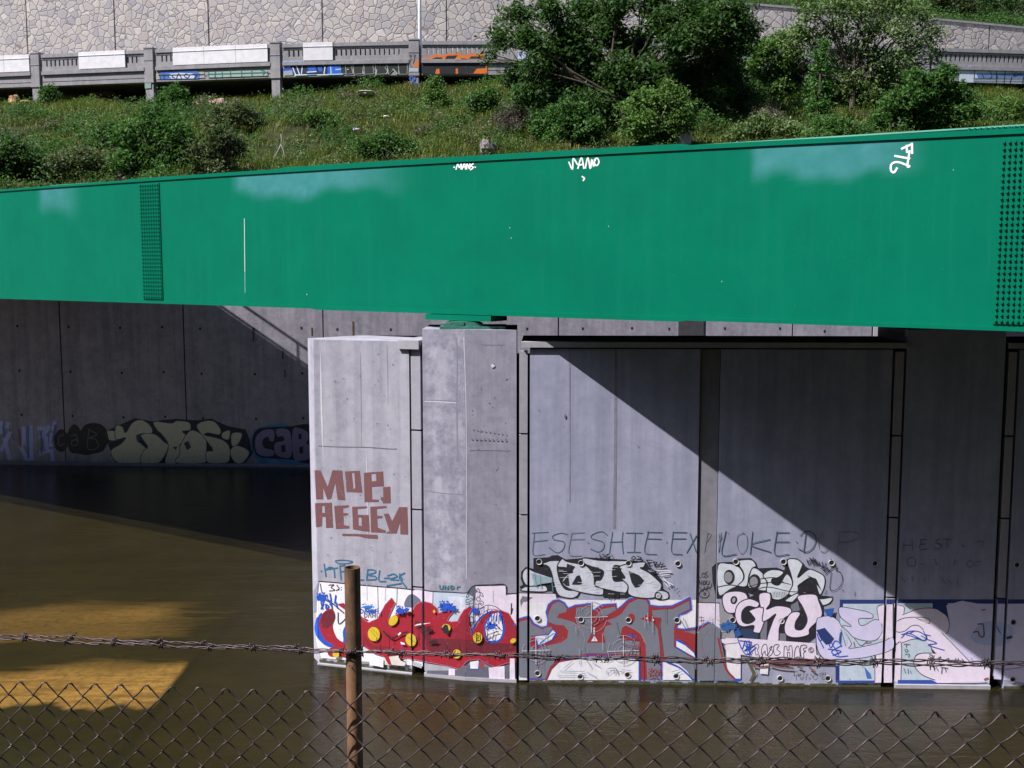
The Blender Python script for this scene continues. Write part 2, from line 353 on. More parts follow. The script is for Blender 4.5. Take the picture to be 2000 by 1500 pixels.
mb = MB(); mb.prism([D, E_, F_, F_+[.02, 1.5], D+[.02, 1.3]], -.6, ZCOL); mb.m[1] = mb.m[2] = 1; mb.build('column', [M['column'], M['column_side']], pier)
facet('colL', D, E_); facet('colR', E_, F_)
w = {k: wpx(v) for k, v in dict(s2a=1014, s2b=1030, a0=1034.5, a1=1362.5, j0=1364, j1=1401, b0=1402.5, b1=1732.5, s3a=1737.5, s3b=1754.5, c0=1759.5, c1=1948.5, s4a=1957, s4b=1971.5, p0=1977).items()}
endx = W0+WD*14.5
for nm, a, b in (('panelA', 'a0', 'a1'), ('panelB', 'b0', 'b1')):
    mb = MB(); mb.obox(w[a], w[b], -1.45, 0, -.6, ZT-.012); mb.build('wall_panel', M['panel'], pier); facet(nm, w[a], w[b])
mb = MB(); mb.obox(w['p0'], endx, -1.45, 0, -.6, ZT-.012); mb.build('wall_panel', M['panel'], pier); facet('panelC', w['p0'], endx)
mb = MB(); mb.obox(w['j0'], w['j1'], -1.4, -.03, -.6, ZT-.014); mb.build('joint_strip', M['recess'], pier); facet('joint', w['j0'], w['j1'], -.03)
mid = (w['c0']+w['c1'])/2; nrm = np.array([WD[1], -WD[0]])
mb = MB(); mb.prism([w['c0'], w['c1'], w['c1']-nrm*1.5, w['c0']-nrm*1.5], -.6, ZCOL+.02); mb.build('column', M['panel'], pier); facet('col2', w['c0'], w['c1'])
for nm, a, b in (('strip1', s1a, s1b), ('strip2', w['s2a'], w['s2b']), ('strip3', w['s3a'], w['s3b']), ('strip4', w['s4a'], w['s4b'])):
    mb = MB(); lv = [.17, 1.42, 2.67, 3.93, ZT-.03]
    a = np.array(a); b = np.array(b)
    for z0, z1 in zip(lv[:-1], lv[1:]): mb.obox(a, b, -.12, 0, z0+.014, z1-.014)
    mb.build('expansion_strip', M['strip'], pier); facet(nm, a, b)
mb = MB(); mb.prism([Cc+[-.3, .3], D+[0, .25], W0+[-.1, .25], W0+WD*14.4-nrm*.25, W0+WD*14.4-nrm*1.3, Cc+[.1, 1.2]], -.6, ZT-.2); mb.build('core', M['dark'], pier)
mb = MB()
mb.obox(w['s2a']+[.03, 0], w['c0']-WD*.012, -1.5, .05, ZT+.012, ZC); mb.obox(w['c1']+WD*.05, endx, -1.5, .05, ZT+.012, ZC)
mb.build('wall_cap', M['cap'], pier)
mb = MB(); c0 = B+(Cc-B)*.90; mb.obox(c0, Cc+(D-Cc)*.8, -1.25, .045, ZN-.115, ZN+.02); mb.build('nose_cap', M['cap'], pier)
n1 = np.array([-.25, -.97])
for pl, zf in (([D+n1*.05, E_+[-.02, -.065], F_+[0, -.065], F_+[0, .1], D+[0, .1]], .05), ([w['c0']+nrm*.05, w['c1']+nrm*.05, w['c1']-nrm*.1, w['c0']-nrm*.1], .055), ([B+[-.03, -.05], Cc+[0, -.05], Cc+[0, .1], B+[0, .1]], .02)):
    mb = MB(); mb.prism(pl, -.5, zf); mb.build('footing', M['cap'], pier)

M['slime'] = plain('dark_slime', (.022, .021, .012), .9, 0, .4, 5)
ends = [A+[.05, .5], A, B, Cc, D, E_, F_, W0+WD*.05, endx]
for a, b in zip(ends[:-1], ends[1:]):
    mb = MB(); mb.obox(a, b, .0005, .085, -.6, -.006); mb.build('algae_skirt', M['slime'], pier)
M['tide'] = plain('tide_mark', (.085, .085, .055), .8, 0, .6, 14)
for a, b, zt0 in ((w['a0'], w['a1'], .05), (w['j0'], w['j1'], .05), (w['b0'], w['b1'], .05), (B, Cc, .10), (w['p0'], endx, .05)):
    mb = MB(); n = 26; a = np.array(a); b = np.array(b)
    for k in range(n):
        p0, p1 = a+(b-a)*k/n, a+(b-a)*(k+1)/n; zz = zt0*(.75+.35*math.sin(k*1.9)*math.sin(k*.7+1)); mb.obox(p0, p1, .002, .0145 if zt0 < .09 else .004, -.2, zz)
    mb.build('tide_mark', M['tide'], pier)
# ------------------------------------------------------------------ green girder bridge
def gy(x): return 16.6-.642*np.asarray(x, float)
GS = np.array([-10.81, -6.59, -3.9, -2.5, 0, 2.41, 5.86])
zco = np.polyfit(GS, [8.025, 8.062, 8.053, 8.054, 8.067, 8.026, 7.988], 2); bco = np.polyfit(GS, [5.818, 5.82, 5.811, 5.801, 5.79, 5.788, 5.778], 2)
def zt(x): return np.polyval(zco, np.clip(x, -13, 8))             # slight camber of the girder
def zb(x): return np.polyval(bco, np.clip(x, -13, 8))
ZB, ZTOP = 5.79, 8.06
def gx(px, z=7.0):
    lo, hi = -24., 15.
    for _ in range(50):
        m_ = (lo+hi)/2
        if proj((m_, float(gy(m_)), z))[0] < px: lo = m_
        else: hi = m_
    return lo
def gframe(x):
    t = np.array([1, float(gy(x+.05)-gy(x-.05))/.1]); t /= np.linalg.norm(t); return np.array([x, float(gy(x))]), t, np.array([t[1], -t[0]])
bridge = thing('girder_bridge', 'green painted steel plate girder bridge crossing over the concrete pier', 'bridge', (0, 17, 5))
gxs = np.arange(-31, 16.01, .1); gpath = np.stack([gxs, gy(gxs)], 1)
# near girder web: a fine grid so that the buffed-out patches can sit in the paint
tt = np.gradient(gpath, axis=0); tt /= np.linalg.norm(tt, axis=1)[:, None]; gn = np.stack([tt[:, 1], -tt[:, 0]], 1)
nz_ = 34; ng = len(gxs); zs = zb(gxs)[:, None]+(zt(gxs)-zb(gxs))[:, None]*np.linspace(0, 1, nz_)[None]
Vf = np.stack([np.repeat(gpath[:, 0], nz_), np.repeat(gpath[:, 1], nz_), zs.ravel()], 1)
Vb = Vf.copy(); Vb[:, :2] -= np.repeat(gn, nz_, 0)*.03
i0 = (np.arange(ng-1)[:, None]*nz_+np.arange(nz_-1)[None]).ravel(); Ff = np.stack([i0, i0+nz_, i0+nz_+1, i0+1], 1)
PX, PY = proj(Vf)
def soft(x0, x1, y0, y1, fx0, fx1, fy1, slope=0):
    top = PY-(y0+slope*(PX-x0))
    return sst(-6, 6, PX-x0)*(1-sst(x1-fx1, x1+fx1, PX))*(1-sst(y1-y0-fy1, y1-y0+fy1, top+8*np.sin(PX*.03)+5*np.sin(PX*.071)))
buff = .75*soft(78, 140, 366, 408, 6, 25, 22)+.85*soft(460, 745, 338, 384, 8, 85, 15, -.055)+.85*soft(1468, 1770, 288, 346, 14, 55, 18, -.03)
nzv = .5+.5*np.sin(PX*.21+PY*.13)*np.sin(PX*.05-PY*.3)
buff = np.clip(buff*(.82+.18*nzv), 0, 1)
girder = npmesh('girder', np.concatenate([Vf, Vb]), np.concatenate([Ff, Ff[:, ::-1]+len(Vf)]), M['green'], bridge, attr={'buff': np.concatenate([buff, buff*0])})
LOC['girder'] = LOC[bridge.name]
st = lambda *brk: (lambda i: next(v for lim, v in brk if gxs[i] <= lim))
tth = st((gx(256), .042), (gx(556), .062), (gx(1338), .085), (99, .062)); bth = st((gx(615), .05), (gx(1340), .07), (99, .05))
mb = MB(); mb.sweep(gpath, lambda i: [(-.42, zt(gxs[i])), (.022, zt(gxs[i])), (.022, zt(gxs[i])+tth(i)), (-.42, zt(gxs[i])+tth(i))]); 
for k in range(18): bx_ = gx(1885+k*11); q = gframe(bx_)[0]; mb.tube([(q[0], q[1], zt(bx_)+.06), (q[0], q[1], zt(bx_)+.09)], .016, 6)
mb.build('top_flange', M['green'], girder)
mb = MB(); mb.sweep(gpath, lambda i: [(-.42, zb(gxs[i])-bth(i)), (.035, zb(gxs[i])-bth(i)), (.035, zb(gxs[i])), (-.42, zb(gxs[i]))])
mb.build('bottom_flange', M['green'], girder)
def on_girder(x, d, z):
    p, t, n = gframe(x); q = p+n*d; return (q[0], q[1], z)
def bolt(mb, x, d, z, r=.019, h=.028):
    p, t, n = gframe(x); vs = []
    for dd in (d, d+h):
        for k in range(6):
            a = k*math.pi/3; q = p+t*r*math.cos(a)*(1 if dd == d else .85)+n*dd; vs.append((q[0], q[1], z+r*math.sin(a)*(1 if dd == d else .85)))
    mb.add(vs, [(k, (k+1) % 6, 6+(k+1) % 6, 6+k) for k in range(6)]+[tuple(range(6, 12))])
for px0, px1, ncol, dz in ((277, 315, 8, .04), (1949, 2082, 12, .045)):
    xa, xb = gx(px0), gx(px1); mb = MB(); ZB_, ztop = zb((xa+xb)/2), zt((xa+xb)/2)-dz
    mb.sweep([gframe(x)[0] for x in np.linspace(xa, xb, 6)], [(.002, ZB_+.03), (.018, ZB_+.03), (.018, ztop), (.002, ztop)])
    nrow = 30
    for c in range(ncol):
        for r in range(nrow): bolt(mb, xa+(xb-xa)*(c+.5)/ncol, .016, ZB_+.07+(ztop-ZB_-.11)*r/(nrow-1))
    mb.build('splice_plate', M['green'], girder)
xa, xb = gx(833, ZB), gx(961, ZB); mb = MB()
mb.sweep([gframe(x)[0] for x in np.linspace(xa, xb, 5)], [(-.42, ZB-.158), (.034, ZB-.158), (.034, ZB-.0701), (-.42, ZB-.0701)]); mb.build('sole_plate', M['green'], girder)
# rocker bearing on the near column
M['teal'] = plain('weathered_green_steel', (.06, .20, .155), .55, 0, .45, 9)
def bearing(xc, yc, z0, z1):
    b = bpy.data.objects.new('bearing', None); b.location = np.array([xc, yc, z0])-LOC[bridge.name]; place(b, bridge); LOC[b.name] = np.array([xc, yc, z0], float)
    mb = MB(); mb.box(xc-.47, xc+.55, yc-.34, yc+.34, z0+.002, z0+.045); mb.build('base_plate', M['teal'], b)
    mb = MB(); n = 14; ang = [math.pi*k/n for k in range(n+1)]
    pr = [(xc-.12+.30*math.cos(a), z0+.046+(z1-z0-.05)*math.sin(a)**.7) for a in ang]
    mb.add([(x, yc-.26, z) for x, z in pr]+[(x, yc+.26, z) for x, z in pr], [tuple(range(n, -1, -1)), tuple(range(n+1, 2*n+2))]+[(k, k+1, n+2+k, n+1+k) for k in range(n)]+[(n, 0, n+1, 2*n+1)])
    mb.box(xc-.17, xc-.10, yc-.275, yc-.262, z0+.055, z0+.115); mb.build('rocker', M['teal'], b)
bearing(-.64, 17.20, ZCOL, ZB-.16)
c2 = mid-nrm*.75; bearing(c2[0], c2[1], ZCOL+.02, ZB-.07)
# the other two girder lines and the deck between them
M['green2'] = plain('green_steel', (.003, .19, .12), .5, 0, .2, 2)
DX = (7.15, 15.35)
for dx in DX:
    p = gpath+[dx, 0]; k = p[:, 1] < 35.4+(.0); p = p[(p[:, 1] > 5) & (p[:, 1] < 35.9)]
    mb = MB(); mb.sweep(p[::6], [(-.02, ZB), (.02, ZB), (.02, ZTOP), (-.02, ZTOP)]); mb.sweep(p[::6], [(-.2, ZTOP+.002), (.2, ZTOP+.002), (.2, ZTOP+.07), (-.2, ZTOP+.07)])
    mb.sweep(p[::6], [(-.2, ZB-.07), (.2, ZB-.07), (.2, ZB-.002), (-.2, ZB-.002)]); mb.build('girder', M['green2'], bridge)
def nshift(d): return gpath-gn*d                                  # the deck runs square across from near to far girder
sep = abs((gn@np.array([1, 0]))).mean()*DX[1]
pk = [i for i in range(0, ng, 6)]
mb = MB(); pp = gpath[pk]
mb.sweep(pp, [(-.05, 6.55), (-.05, 6.95), (-sep+.05, 6.95), (-sep+.05, 6.55)]); mb.build('deck', plain('dark_deck_concrete', (.16, .16, .16)), bridge)
mb = MB()
for i in range(6, ng-6, 24):
    p0 = gpath[i]-gn[i]*.06; p1 = gpath[i]-gn[i]*(sep-.06); mb.obox(p0, p1, -.15, .15, 5.95, 6.545)
mb.build('floor_beams', M['green2'], bridge)
mb = MB(); p = gpath+[DX[1], 0]; p = p[(p[:, 1] > 5) & (p[:, 1] < 36)][::5]
for z in (ZTOP+.42, ZTOP+.95): mb.tube([(a, b, z) for a, b in p], .035, 6)
for a, b in p[::3]: mb.tube([(a, b, ZTOP+.071), (a, b, ZTOP+.95)], .03, 6)
mb.build('handrail', M['green2'], bridge)

# ------------------------------------------------------------------ road viaduct with balustrade
VP = np.array([(-60, 67.5), (-45, 63.6), (-34, 60.9), (-26.85, 59.25), (-24.84, 58.83), (-18.47, 57.45), (-11.74, 56.01), (-4.80, 55.26), (2.5, 55.22), (12.1, 55.76), (26.1, 57.6), (45, 61.2), (70, 67)])
vx = np.arange(-58, 68, .5); vy = np.interp(vx, VP[:, 0], VP[:, 1])
for _ in range(6): vy = np.convolve(np.pad(vy, 2, 'reflect', reflect_type='odd'), [.1, .2, .4, .2, .1], 'valid')
def vyx(x): return np.interp(x, vx, vy)
def vf(x):
    t = np.array([1, float(vyx(x+.4)-vyx(x-.4))/.8]); t /= np.linalg.norm(t); return np.array([x, float(vyx(x))]), t, np.array([t[1], -t[0]])
def voff(x, d): p, t, n = vf(x); return p+n*d
viaduct = thing('road_viaduct', 'grey concrete road viaduct with slotted balustrade standing on short posts up the bank', 'viaduct', (0, 55, 14))
postx = [-45.2, -38.3, -31.55, -24.84, -18.47, -11.74, -4.80, 2.1, 8.6, 14.8, 20.8, 27.7, 34.6, 41.4]
for x in postx:
    mb = MB(); p, t, n = vf(x); h = .245
    mb.obox(p-t*h, p+t*h, -.35, .06, 15.7, 17.40); mb.obox(p-t*(h+.02), p+t*(h+.02), -.37, .085, 17.40, 17.46)
    mb.obox(p-t*(h+.015), p+t*(h+.015), -.36, .078, 16.80, 16.85); mb.obox(p-t*(h+.015), p+t*(h+.015), -.36, .078, 15.70, 15.80)
    mb.obox(p-t*(h-.03), p+t*(h-.03), -.4, .03, 13.3, 15.697)
    mb.build('post', M['viaduct'], viaduct)
def vsweep(mb, xa, xb, prof): mb.sweep([vf(x)[0] for x in np.linspace(xa, xb, 8)], prof)
VFAC = []
for xa, xb in zip(postx[:-1], postx[1:]):
    a, b = xa+.245+.13, xb-.25
    mb = MB(); vsweep(mb, a, b, [(-.26, 17.17), (.05, 17.17), (.05, 17.34), (-.26, 17.34)]); vsweep(mb, a, b, [(-.2, 16.48), (0, 16.48), (0, 16.72), (-.2, 16.72)])
    vsweep(mb, a, b, [(-.2, 17.06), (0, 17.06), (0, 17.168), (-.2, 17.168)])
    L = b-a; nb = int(round((L-.5)/.24)); edge = (L-nb*.24)/2
    for k in range(nb+1):
        x0 = a if k == 0 else a+edge+k*.24-.24+.16-.08+.0; x0 = a if k == 0 else a+edge+(k-1)*.24+.085; x1 = a+edge+k*.24 if k < nb else b
        if k == nb: x0 = a+edge+(nb-1)*.24+.085
        p0, p1 = vf(x0)[0], vf(x1)[0]; mb.obox(p0, p1, -.36, -.02, 16.7205, 17.0595)
    mb.build('parapet', M['viaduct'], viaduct)
    mb = MB(); vsweep(mb, a, b, [(-.3, 16.3), (.09, 16.3), (.09, 16.477), (-.3, 16.477)]); vsweep(mb, a, b, [(-.4, 15.72), (-.02, 15.72), (-.02, 16.298), (-.4, 16.298)])
    vsweep(mb, a, b, [(-.019, 15.74), (.0, 15.74), (.0, 15.92), (-.019, 15.92)]); vsweep(mb, a, b, [(-.019, 15.96), (.0, 15.96), (.0, 16.13), (-.019, 16.13)])
    mb.build('edge_beam', M['viaduct'], viaduct)
    for q in np.linspace(a, b, 5)[:-1]: VFAC.append((q, q+(b-a)/4+.0))
mb = MB(); vp_ = np.stack([vx, vy], 1)[::3]; mb.sweep(vp_, [(-10, 15.9), (-.42, 15.9), (-.42, 16.28), (-10, 16.28)]); mb.build('deck', M['bank'], viaduct)
mb = MB(); mb.sweep(vp_, [(-6.2, 12.5), (-6.0, 12.5), (-6.0, 15.88), (-6.2, 15.88)]); mb.build('back_wall', M['recess'], viaduct)
for k in range(0, 11, 2):
    pass
M['board'] = plain('white_board', (.80, .77, .80), .7, 0, .15, 3)
def vpx(px, z): 
    lo, hi = -50., 50.
    for _ in range(50):
        m_ = (lo+hi)/2
        if proj((m_, float(vyx(m_)), z))[0] < px: lo = m_
        else: hi = m_
    return lo
for a, b in ((-40, 59), (155, 246), (339, 524), (593, 651)):
    xa, xb = vpx(a, 17), vpx(b, 17); mb = MB(); n = max(1, round((xb-xa)/1.75))
    for k in range(n):
        u, v = xa+(xb-xa)*k/n, xa+(xb-xa)*(k+1)/n-.015; vsweep(mb, u, v, [(.052, 16.50), (.075, 16.52), (.075, 17.36), (.052, 17.36)]); vsweep(mb, u, v, [(-.3, 17.345), (.0515, 17.345), (.0515, 17.375), (-.3, 17.375)])
        vsweep(mb, u, v, [(.095, 17.16), (.076, 17.16), (.076, 17.19), (.095, 17.19)])
    mb.build('parapet_board', M['board'], viaduct)
# lamp post behind the balustrade
lp = vf(-4.55)[0]+np.array([0, .55])
lamp = thing('street_lamp', 'slim pale street lamp pole rising behind a balustrade post', 'street lamp', (lp[0], lp[1], 16.28))
M['lamp'] = plain('galvanised_steel', (.62, .62, .64), .5, .3, .15)
mb = MB(); mb.tube([(lp[0], lp[1], 16.29), (lp[0], lp[1], 17), (lp[0], lp[1], 24.5)], [.10, .095, .07], 10); mb.tube([(lp[0], lp[1], 16.283), (lp[0], lp[1], 16.6)], [.16, .15], 10); mb.build('pole', M['lamp'], lamp, smooth=True)
mb = MB(); mb.tube([(lp[0], lp[1], 24.45), (lp[0]+.1, lp[1]+.9, 24.9), (lp[0]+.2, lp[1]+1.9, 25.0)], [.05, .045, .04], 8); mb.build('arm', M['lamp'], lamp)
mb = MB(); mb.tube([(lp[0]+.2, lp[1]+1.85, 25.0), (lp[0]+.22, lp[1]+2.2, 25.0), (lp[0]+.24, lp[1]+2.6, 24.97)], [.06, .16, .1], 8); mb.build('lamp_head', M['lamp'], lamp)
# stone retaining wall behind the road
swall = thing('stone_wall', 'long retaining wall of irregular pale stones behind the road', 'wall', (0, 66, 16.3))
def swtop(x): return np.interp(x, [-60, 4, 8, 15.0, 31.5, 45, 70], [23.6, 23.0, 22.2, 21.62, 20.92, 20.2, 19])
def spx(px): 
    lo, hi = -50., 60.
    for _ in range(50):
        m_ = (lo+hi)/2; q = voff(m_, -10.5)
        if proj((q[0], q[1], 20))[0] < px: lo = m_
        else: hi = m_
    return lo
je = [-56, -49, -42]+[spx(v) for v in (-115, 54, 225, 408, 630, 872, 1110, 1340, 1560, 1745, 1932, 2140)]+[48, 56, 64]
for a, b in zip(je[:-1], je[1:]):
    mb = MB(); n = 4; xs_ = np.linspace(a+.045, b-.045, n)
    for x0, x1 in zip(xs_[:-1], xs_[1:]):
        p0, p1 = voff(x0, -10.5), voff(x1, -10.5); q0, q1 = voff(x0, -11.1), voff(x1, -11.1)
        mb.prism([p0, p1, q1, q0], 15.5, [swtop(x0), swtop(x1), swtop(x1), swtop(x0)])
    mb.build('wall_panel', M['stone'], swall)
mb = MB(); xs_ = np.linspace(-56, 64, 40)
mb2 = MB()
for x0, x1 in zip(xs_[:-1], xs_[1:]):
    p0, p1 = voff(x0, -10.44), voff(x1, -10.44); q0, q1 = voff(x0, -11.2), voff(x1, -11.2); a_, b_ = swtop(x0), swtop(x1)
    mb.prism([p0, p1, q1, q0], [a_+.004, b_+.004, b_+.004, a_+.004], [a_+.12, b_+.12, b_+.12, a_+.12])
    p0, p1 = voff(x0, -10.6), voff(x1, -10.6); q0, q1 = voff(x0, -11.0), voff(x1, -11.0); mb2.prism([p0, p1, q1, q0], 15.6, [a_-.1, b_-.1, b_-.1, a_-.1])
mb.build('coping', M['viaduct'], swall); mb2.build('joint_backing', plain('rusty_joint', (.12, .085, .08)), swall)

# ------------------------------------------------------------------ hillside
def fbm(x, y, s, seed=0):
    r = np.random.default_rng(seed); v = 0
    for k in range(5):
        a = r.uniform(0, 6.28, 4); f_ = s*1.9**k; th = r.uniform(0, 6.28)
        v = v+(.55**k)*np.sin(f_*(x*math.cos(th)+y*math.sin(th))+a[0])*np.cos(f_*(-x*math.sin(th)+y*math.cos(th))*1.1+a[1])
    return v
def hillz(x, y):
    x = np.asarray(x, float); y = np.asarray(y, float)
    y0 = FW0[1]+(np.clip(x, -75, 60)-FW0[0])/FD[0]*FD[1]+1.0; yv = vyx(x)
    zv = np.interp(x, [-60, -26, -18, -10, -4, 10, 60], [13.8, 14.7, 14.35, 14.5, 14.95, 14.9, 15.0])
    t = (y-y0)/(yv-.8-y0); z = 8.55+(zv-8.55)*np.clip(t, 0, 1)**.92
    z = z+np.where(t < 1, .28*fbm(x, y, .55, 3)*np.clip(t*5, 0, 1)*np.clip((1.08-t)*6, 0, 1), 0)
    return z
hx = np.arange(-75, 75.1, .6); hy = np.arange(0, 1.0001, 1/60)
HX = np.repeat(hx[None], len(hy), 0); y0 = FW0[1]+(np.clip(HX, -75, 60)-FW0[0])/FD[0]*FD[1]+.9
HY = y0+(vyx(HX)+6.2-y0)*hy[:, None]; HZ = hillz(HX, HY)
def grid(name, X, Y, Z, mat):
    n, m = X.shape; i = (np.arange(n-1)[:, None]*m+np.arange(m-1)[None]).ravel()
    return npmesh(name, np.stack([X.ravel(), Y.ravel(), Z.ravel()], 1), np.stack([i, i+1, i+m+1, i+m], 1), mat)
def soil():
    t = NT('hill_soil'); p = t.pos(); n = t.noise(p, 1.1, 7, .65); k = t.noise(p, .35, 3)
    c = t.ramp(n, (.28, (.030, .026, .018)), (.45, (.035, .040, .016)), (.62, (.055, .060, .024)), (.8, (.11, .085, .055)))
    c = t.mix(t.ramp(k, (.45, 0.), (.62, 1.)), c, (.030, .042, .014)); t.bump(n, .8, .15); return t.done(c, .95, 0, .1)
M['soil'] = soil()
setting(grid('hillside', HX, HY, HZ, M['soil']))
HX2 = np.repeat(hx[None], 30, 0); dd = np.linspace(0, 1, 30)[:, None]**1.5*110
HY2 = vyx(HX2)+11.05+dd; HZ2 = swtop(HX2)-.15+dd*.5+.5*fbm(HX2, HY2, .25, 9)*np.clip(dd/4, 0, 1)
setting(grid('upper_hillside', HX2, HY2, HZ2, M['soil']))
# ------------------------------------------------------------------ chain-link fence in front of the camera
FN = np.array([.156, 1.0]); FN /= np.linalg.norm(FN)                # fence line: Y = 2.55 - .156 X
FT = np.array([FN[1], -FN[0]])
def fpt(px, py, y0=2.55):
    d = ray(px, py); t = y0/(d[1]+.156*d[0]); return CAM+d*t
def fxz(s, z, d=0.0):
    q = np.array([0, 2.55])+FT*s-FN*d; return (q[0], q[1], z)
def fs(P): return float((P[:2]-np.array([0, 2.55]))@FT)
fence = thing('chain_link_fence', 'rusty chain-link fence topped with barbed wire, on a rusty pipe post in the foreground', 'fence', (0, 2.55, 3.9))
w_, h_ = .0707, .0690
top = lambda s: 5.475-.0+.012*math.sin(s*3)+np.interp(s, [-1.3, 1.3], [.0, .0])
pk0 = fpt(690-.5*28+6, 1358); s0 = fs(pk0)
zl = np.polyfit([fs(fpt(x, y)) for x, y in ((12, 1327), (572, 1353), (1356, 1383), (1982, 1390))], [fpt(x, y)[2] for x, y in ((12, 1327), (572, 1353), (1356, 1383), (1982, 1390))], 1)
mb = MB(); rw = .0019; dd = .0042
frs = random.Random(5)
nlow = 22
W2 = w_/2
for i in range(-70, 72):
    sl = s0+i*W2; pts = []; ph = i % 2                               # wires alternate in phase so that neighbours hook at the nodes
    zt_ = np.polyval(zl, sl+(W2 if ph == 0 else 0))+frs.uniform(-.0015, .0015)
    for k in range(nlow):
        right = (k+ph) % 2 == 0
        z = zt_-k*h_/2; s = (sl+W2 if right else sl)+frs.gauss(0, .0011)+.004*math.sin(z*7+i*.13)
        inw = -1 if right else 1; din, dout = (-dd, dd) if right else (dd, -dd)   # '/' runs in front, '\\' runs behind
        if k == 0:
            pts += [fxz(s-inw*.010, z-.012, -dout*1.2), fxz(s-inw*.004, z+.001, -dout*.4), fxz(s+inw*.004, z, dout*.6)]
        else:
            pts += [fxz(s+inw*.0055, z+.005, din), fxz(s-inw*.0012, z, 0), fxz(s+inw*.0055, z-.005, dout)]
        pts.append(fxz(s+inw*W2/2, z-h_/4, dout*1.25))
    mb.tube(pts, rw, 5)
mb.build('wire_mesh', M['wire'], fence, smooth=True)
pt = fpt(688, 1108, 2.55+.03); pb_ = fpt(694, 1490, 2.55+.03)
ax = (pb_-pt)/(pt[2]-pb_[2]); pr = 16.2/FPX*2.62
mb = MB(); n = 20; P = [pt+ax*(pt[2]-z) for z in (pt[2], pt[2]-.5, 3.7)]
ring = lambda c, r: [(c[0]+r*math.cos(2*math.pi*k/n), c[1]+r*math.sin(2*math.pi*k/n), c[2]) for k in range(n)]
vs = ring(P[0]-np.array([0, 0, .12]), pr*.82)+ring(P[0], pr*.82)+ring(P[0], pr)+ring(P[1], pr)+ring(P[2], pr)
mb.add(vs, [(b*n+k, b*n+(k+1) % n, (b+1)*n+(k+1) % n, (b+1)*n+k) for b in range(4) for k in range(n)]+[tuple(range(n))])
post = mb.build('post', M['post'], fence, smooth=True)
post.data.set_sharp_from_angle(angle=math.radians(40))
def barbed(pxy, y0, seed, twist=.085):
    r = random.Random(seed); mb = MB(); P0 = [fpt(x, y, y0) for x, y in pxy]; S = [fs(p) for p in P0]; Z = [p[2] for p in P0]
    a, b = S[0]-.6, S[-1]+.6; ss = np.arange(a, b, .006); zz = np.interp(ss, S, Z); k1 = (Z[1]-Z[0])/(S[1]-S[0]); k2 = (Z[-1]-Z[-2])/(S[-1]-S[-2])
    zz = np.where(ss < S[0], Z[0]+k1*(ss-S[0]), np.where(ss > S[-1], Z[-1]+k2*(ss-S[-1]), zz)); zz = zz+.0018*np.sin(ss*21+seed)+.001*np.sin(ss*53)
    for ph in (0, math.pi):
        mb.tube([fxz(s, z+.0024*math.cos(2*math.pi*s/twist+ph), (2.55-y0)+.0024*math.sin(2*math.pi*s/twist+ph)) for s, z in zip(ss, zz)], .00165, 5)
    s = a+.05
    while s < b:
        z = float(np.interp(s, ss, zz)); c = []
        for t in np.linspace(0, 4.2*math.pi, 16): c.append(fxz(s-.005+.010*t/(4.2*math.pi), z+.0052*math.cos(t), (2.55-y0)+.0052*math.sin(t)))
        u, v = r.uniform(-.5, .5), r.uniform(-.5, .5)
        c = [fxz(s-.007+.007*u, z-.011, (2.55-y0)+.006*v)]+c+[fxz(s+.007-.007*v, z+.012, (2.55-y0)-.006*u)]
        mb.tube(c, .0013, 4)
        mb.tube([fxz(s+.004+.008*v, z-.010, (2.55-y0)-.004), fxz(s+.002, z, (2.55-y0)+.006), fxz(s-.004-.008*u, z+.010, (2.55-y0)+.001)], .0013, 4)
        s += .125+r.uniform(-.01, .01)
    return mb.build('barbed_wire', M['wire'], fence, smooth=True)
barbed([(0, 1239), (330, 1255), (600, 1267), (700, 1272), (1150, 1283), (1450, 1287), (1700, 1290), (2000, 1293)], 2.555, 1)
barbed([(0, 1247), (330, 1262), (600, 1271), (700, 1274), (1150, 1287), (1450, 1295), (1700, 1298), (2000, 1298)], 2.548, 9, .097)
mb = MB(); c = fpt(692, 1274, 2.55+.03); tw = []
for t in np.linspace(0, 6*math.pi, 60):
    tw.append((c[0]+(pr+.002)*math.cos(t), c[1]+(pr+.002)*math.sin(t), c[2]-.012+.026*t/(6*math.pi)+.003*math.sin(t*1.7)))
mb.tube(tw, .0016, 5); mb.tube([tw[-1], (c[0]+.02, c[1]-pr-.006, c[2]+.014), (c[0]+.026, c[1]-pr-.008, c[2]+.03)], .0015, 5)
mb.tube([(c[0]-.012, c[1]-pr-.004, c[2]-.02), (c[0]-.004, c[1]-pr-.006, c[2]-.032), (c[0]+.004, c[1]-pr-.004, c[2]-.018)], .0016, 5)
mb.build('tie_wire', M['wire'], fence, smooth=True)
# ------------------------------------------------------------------ graffiti: flat layers of paint a millimetre or two proud of the concrete
def P_(s): return [tuple(float(v) for v in q.split(',')) for q in s.split()]
def reg(ox, oy, sc):
    return lambda pts: [(ox+x/sc, oy+y/sc) for x, y in (P_(pts) if isinstance(pts, str) else pts)]
def smooth(pts, closed=False, n=5):
    p = np.array(pts, float); k = len(p)
    if k < 3: return p
    q = np.concatenate([p[-1:], p, p[:2]]) if closed else np.concatenate([2*p[:1]-p[1:2], p, 2*p[-1:]-p[-2:-1]])
    out = []; m = k if closed else k-1
    for i in range(m):
        a, b, c, d = q[i], q[i+1], q[i+2], q[i+3]
        for t in np.linspace(0, 1, n, endpoint=False):
            out.append(.5*((2*b)+(c-a)*t+(2*a-5*b+4*c-d)*t*t+(3*b-a-3*c+d)*t**3))
    if not closed: out.append(p[-1])
    return np.array(out)
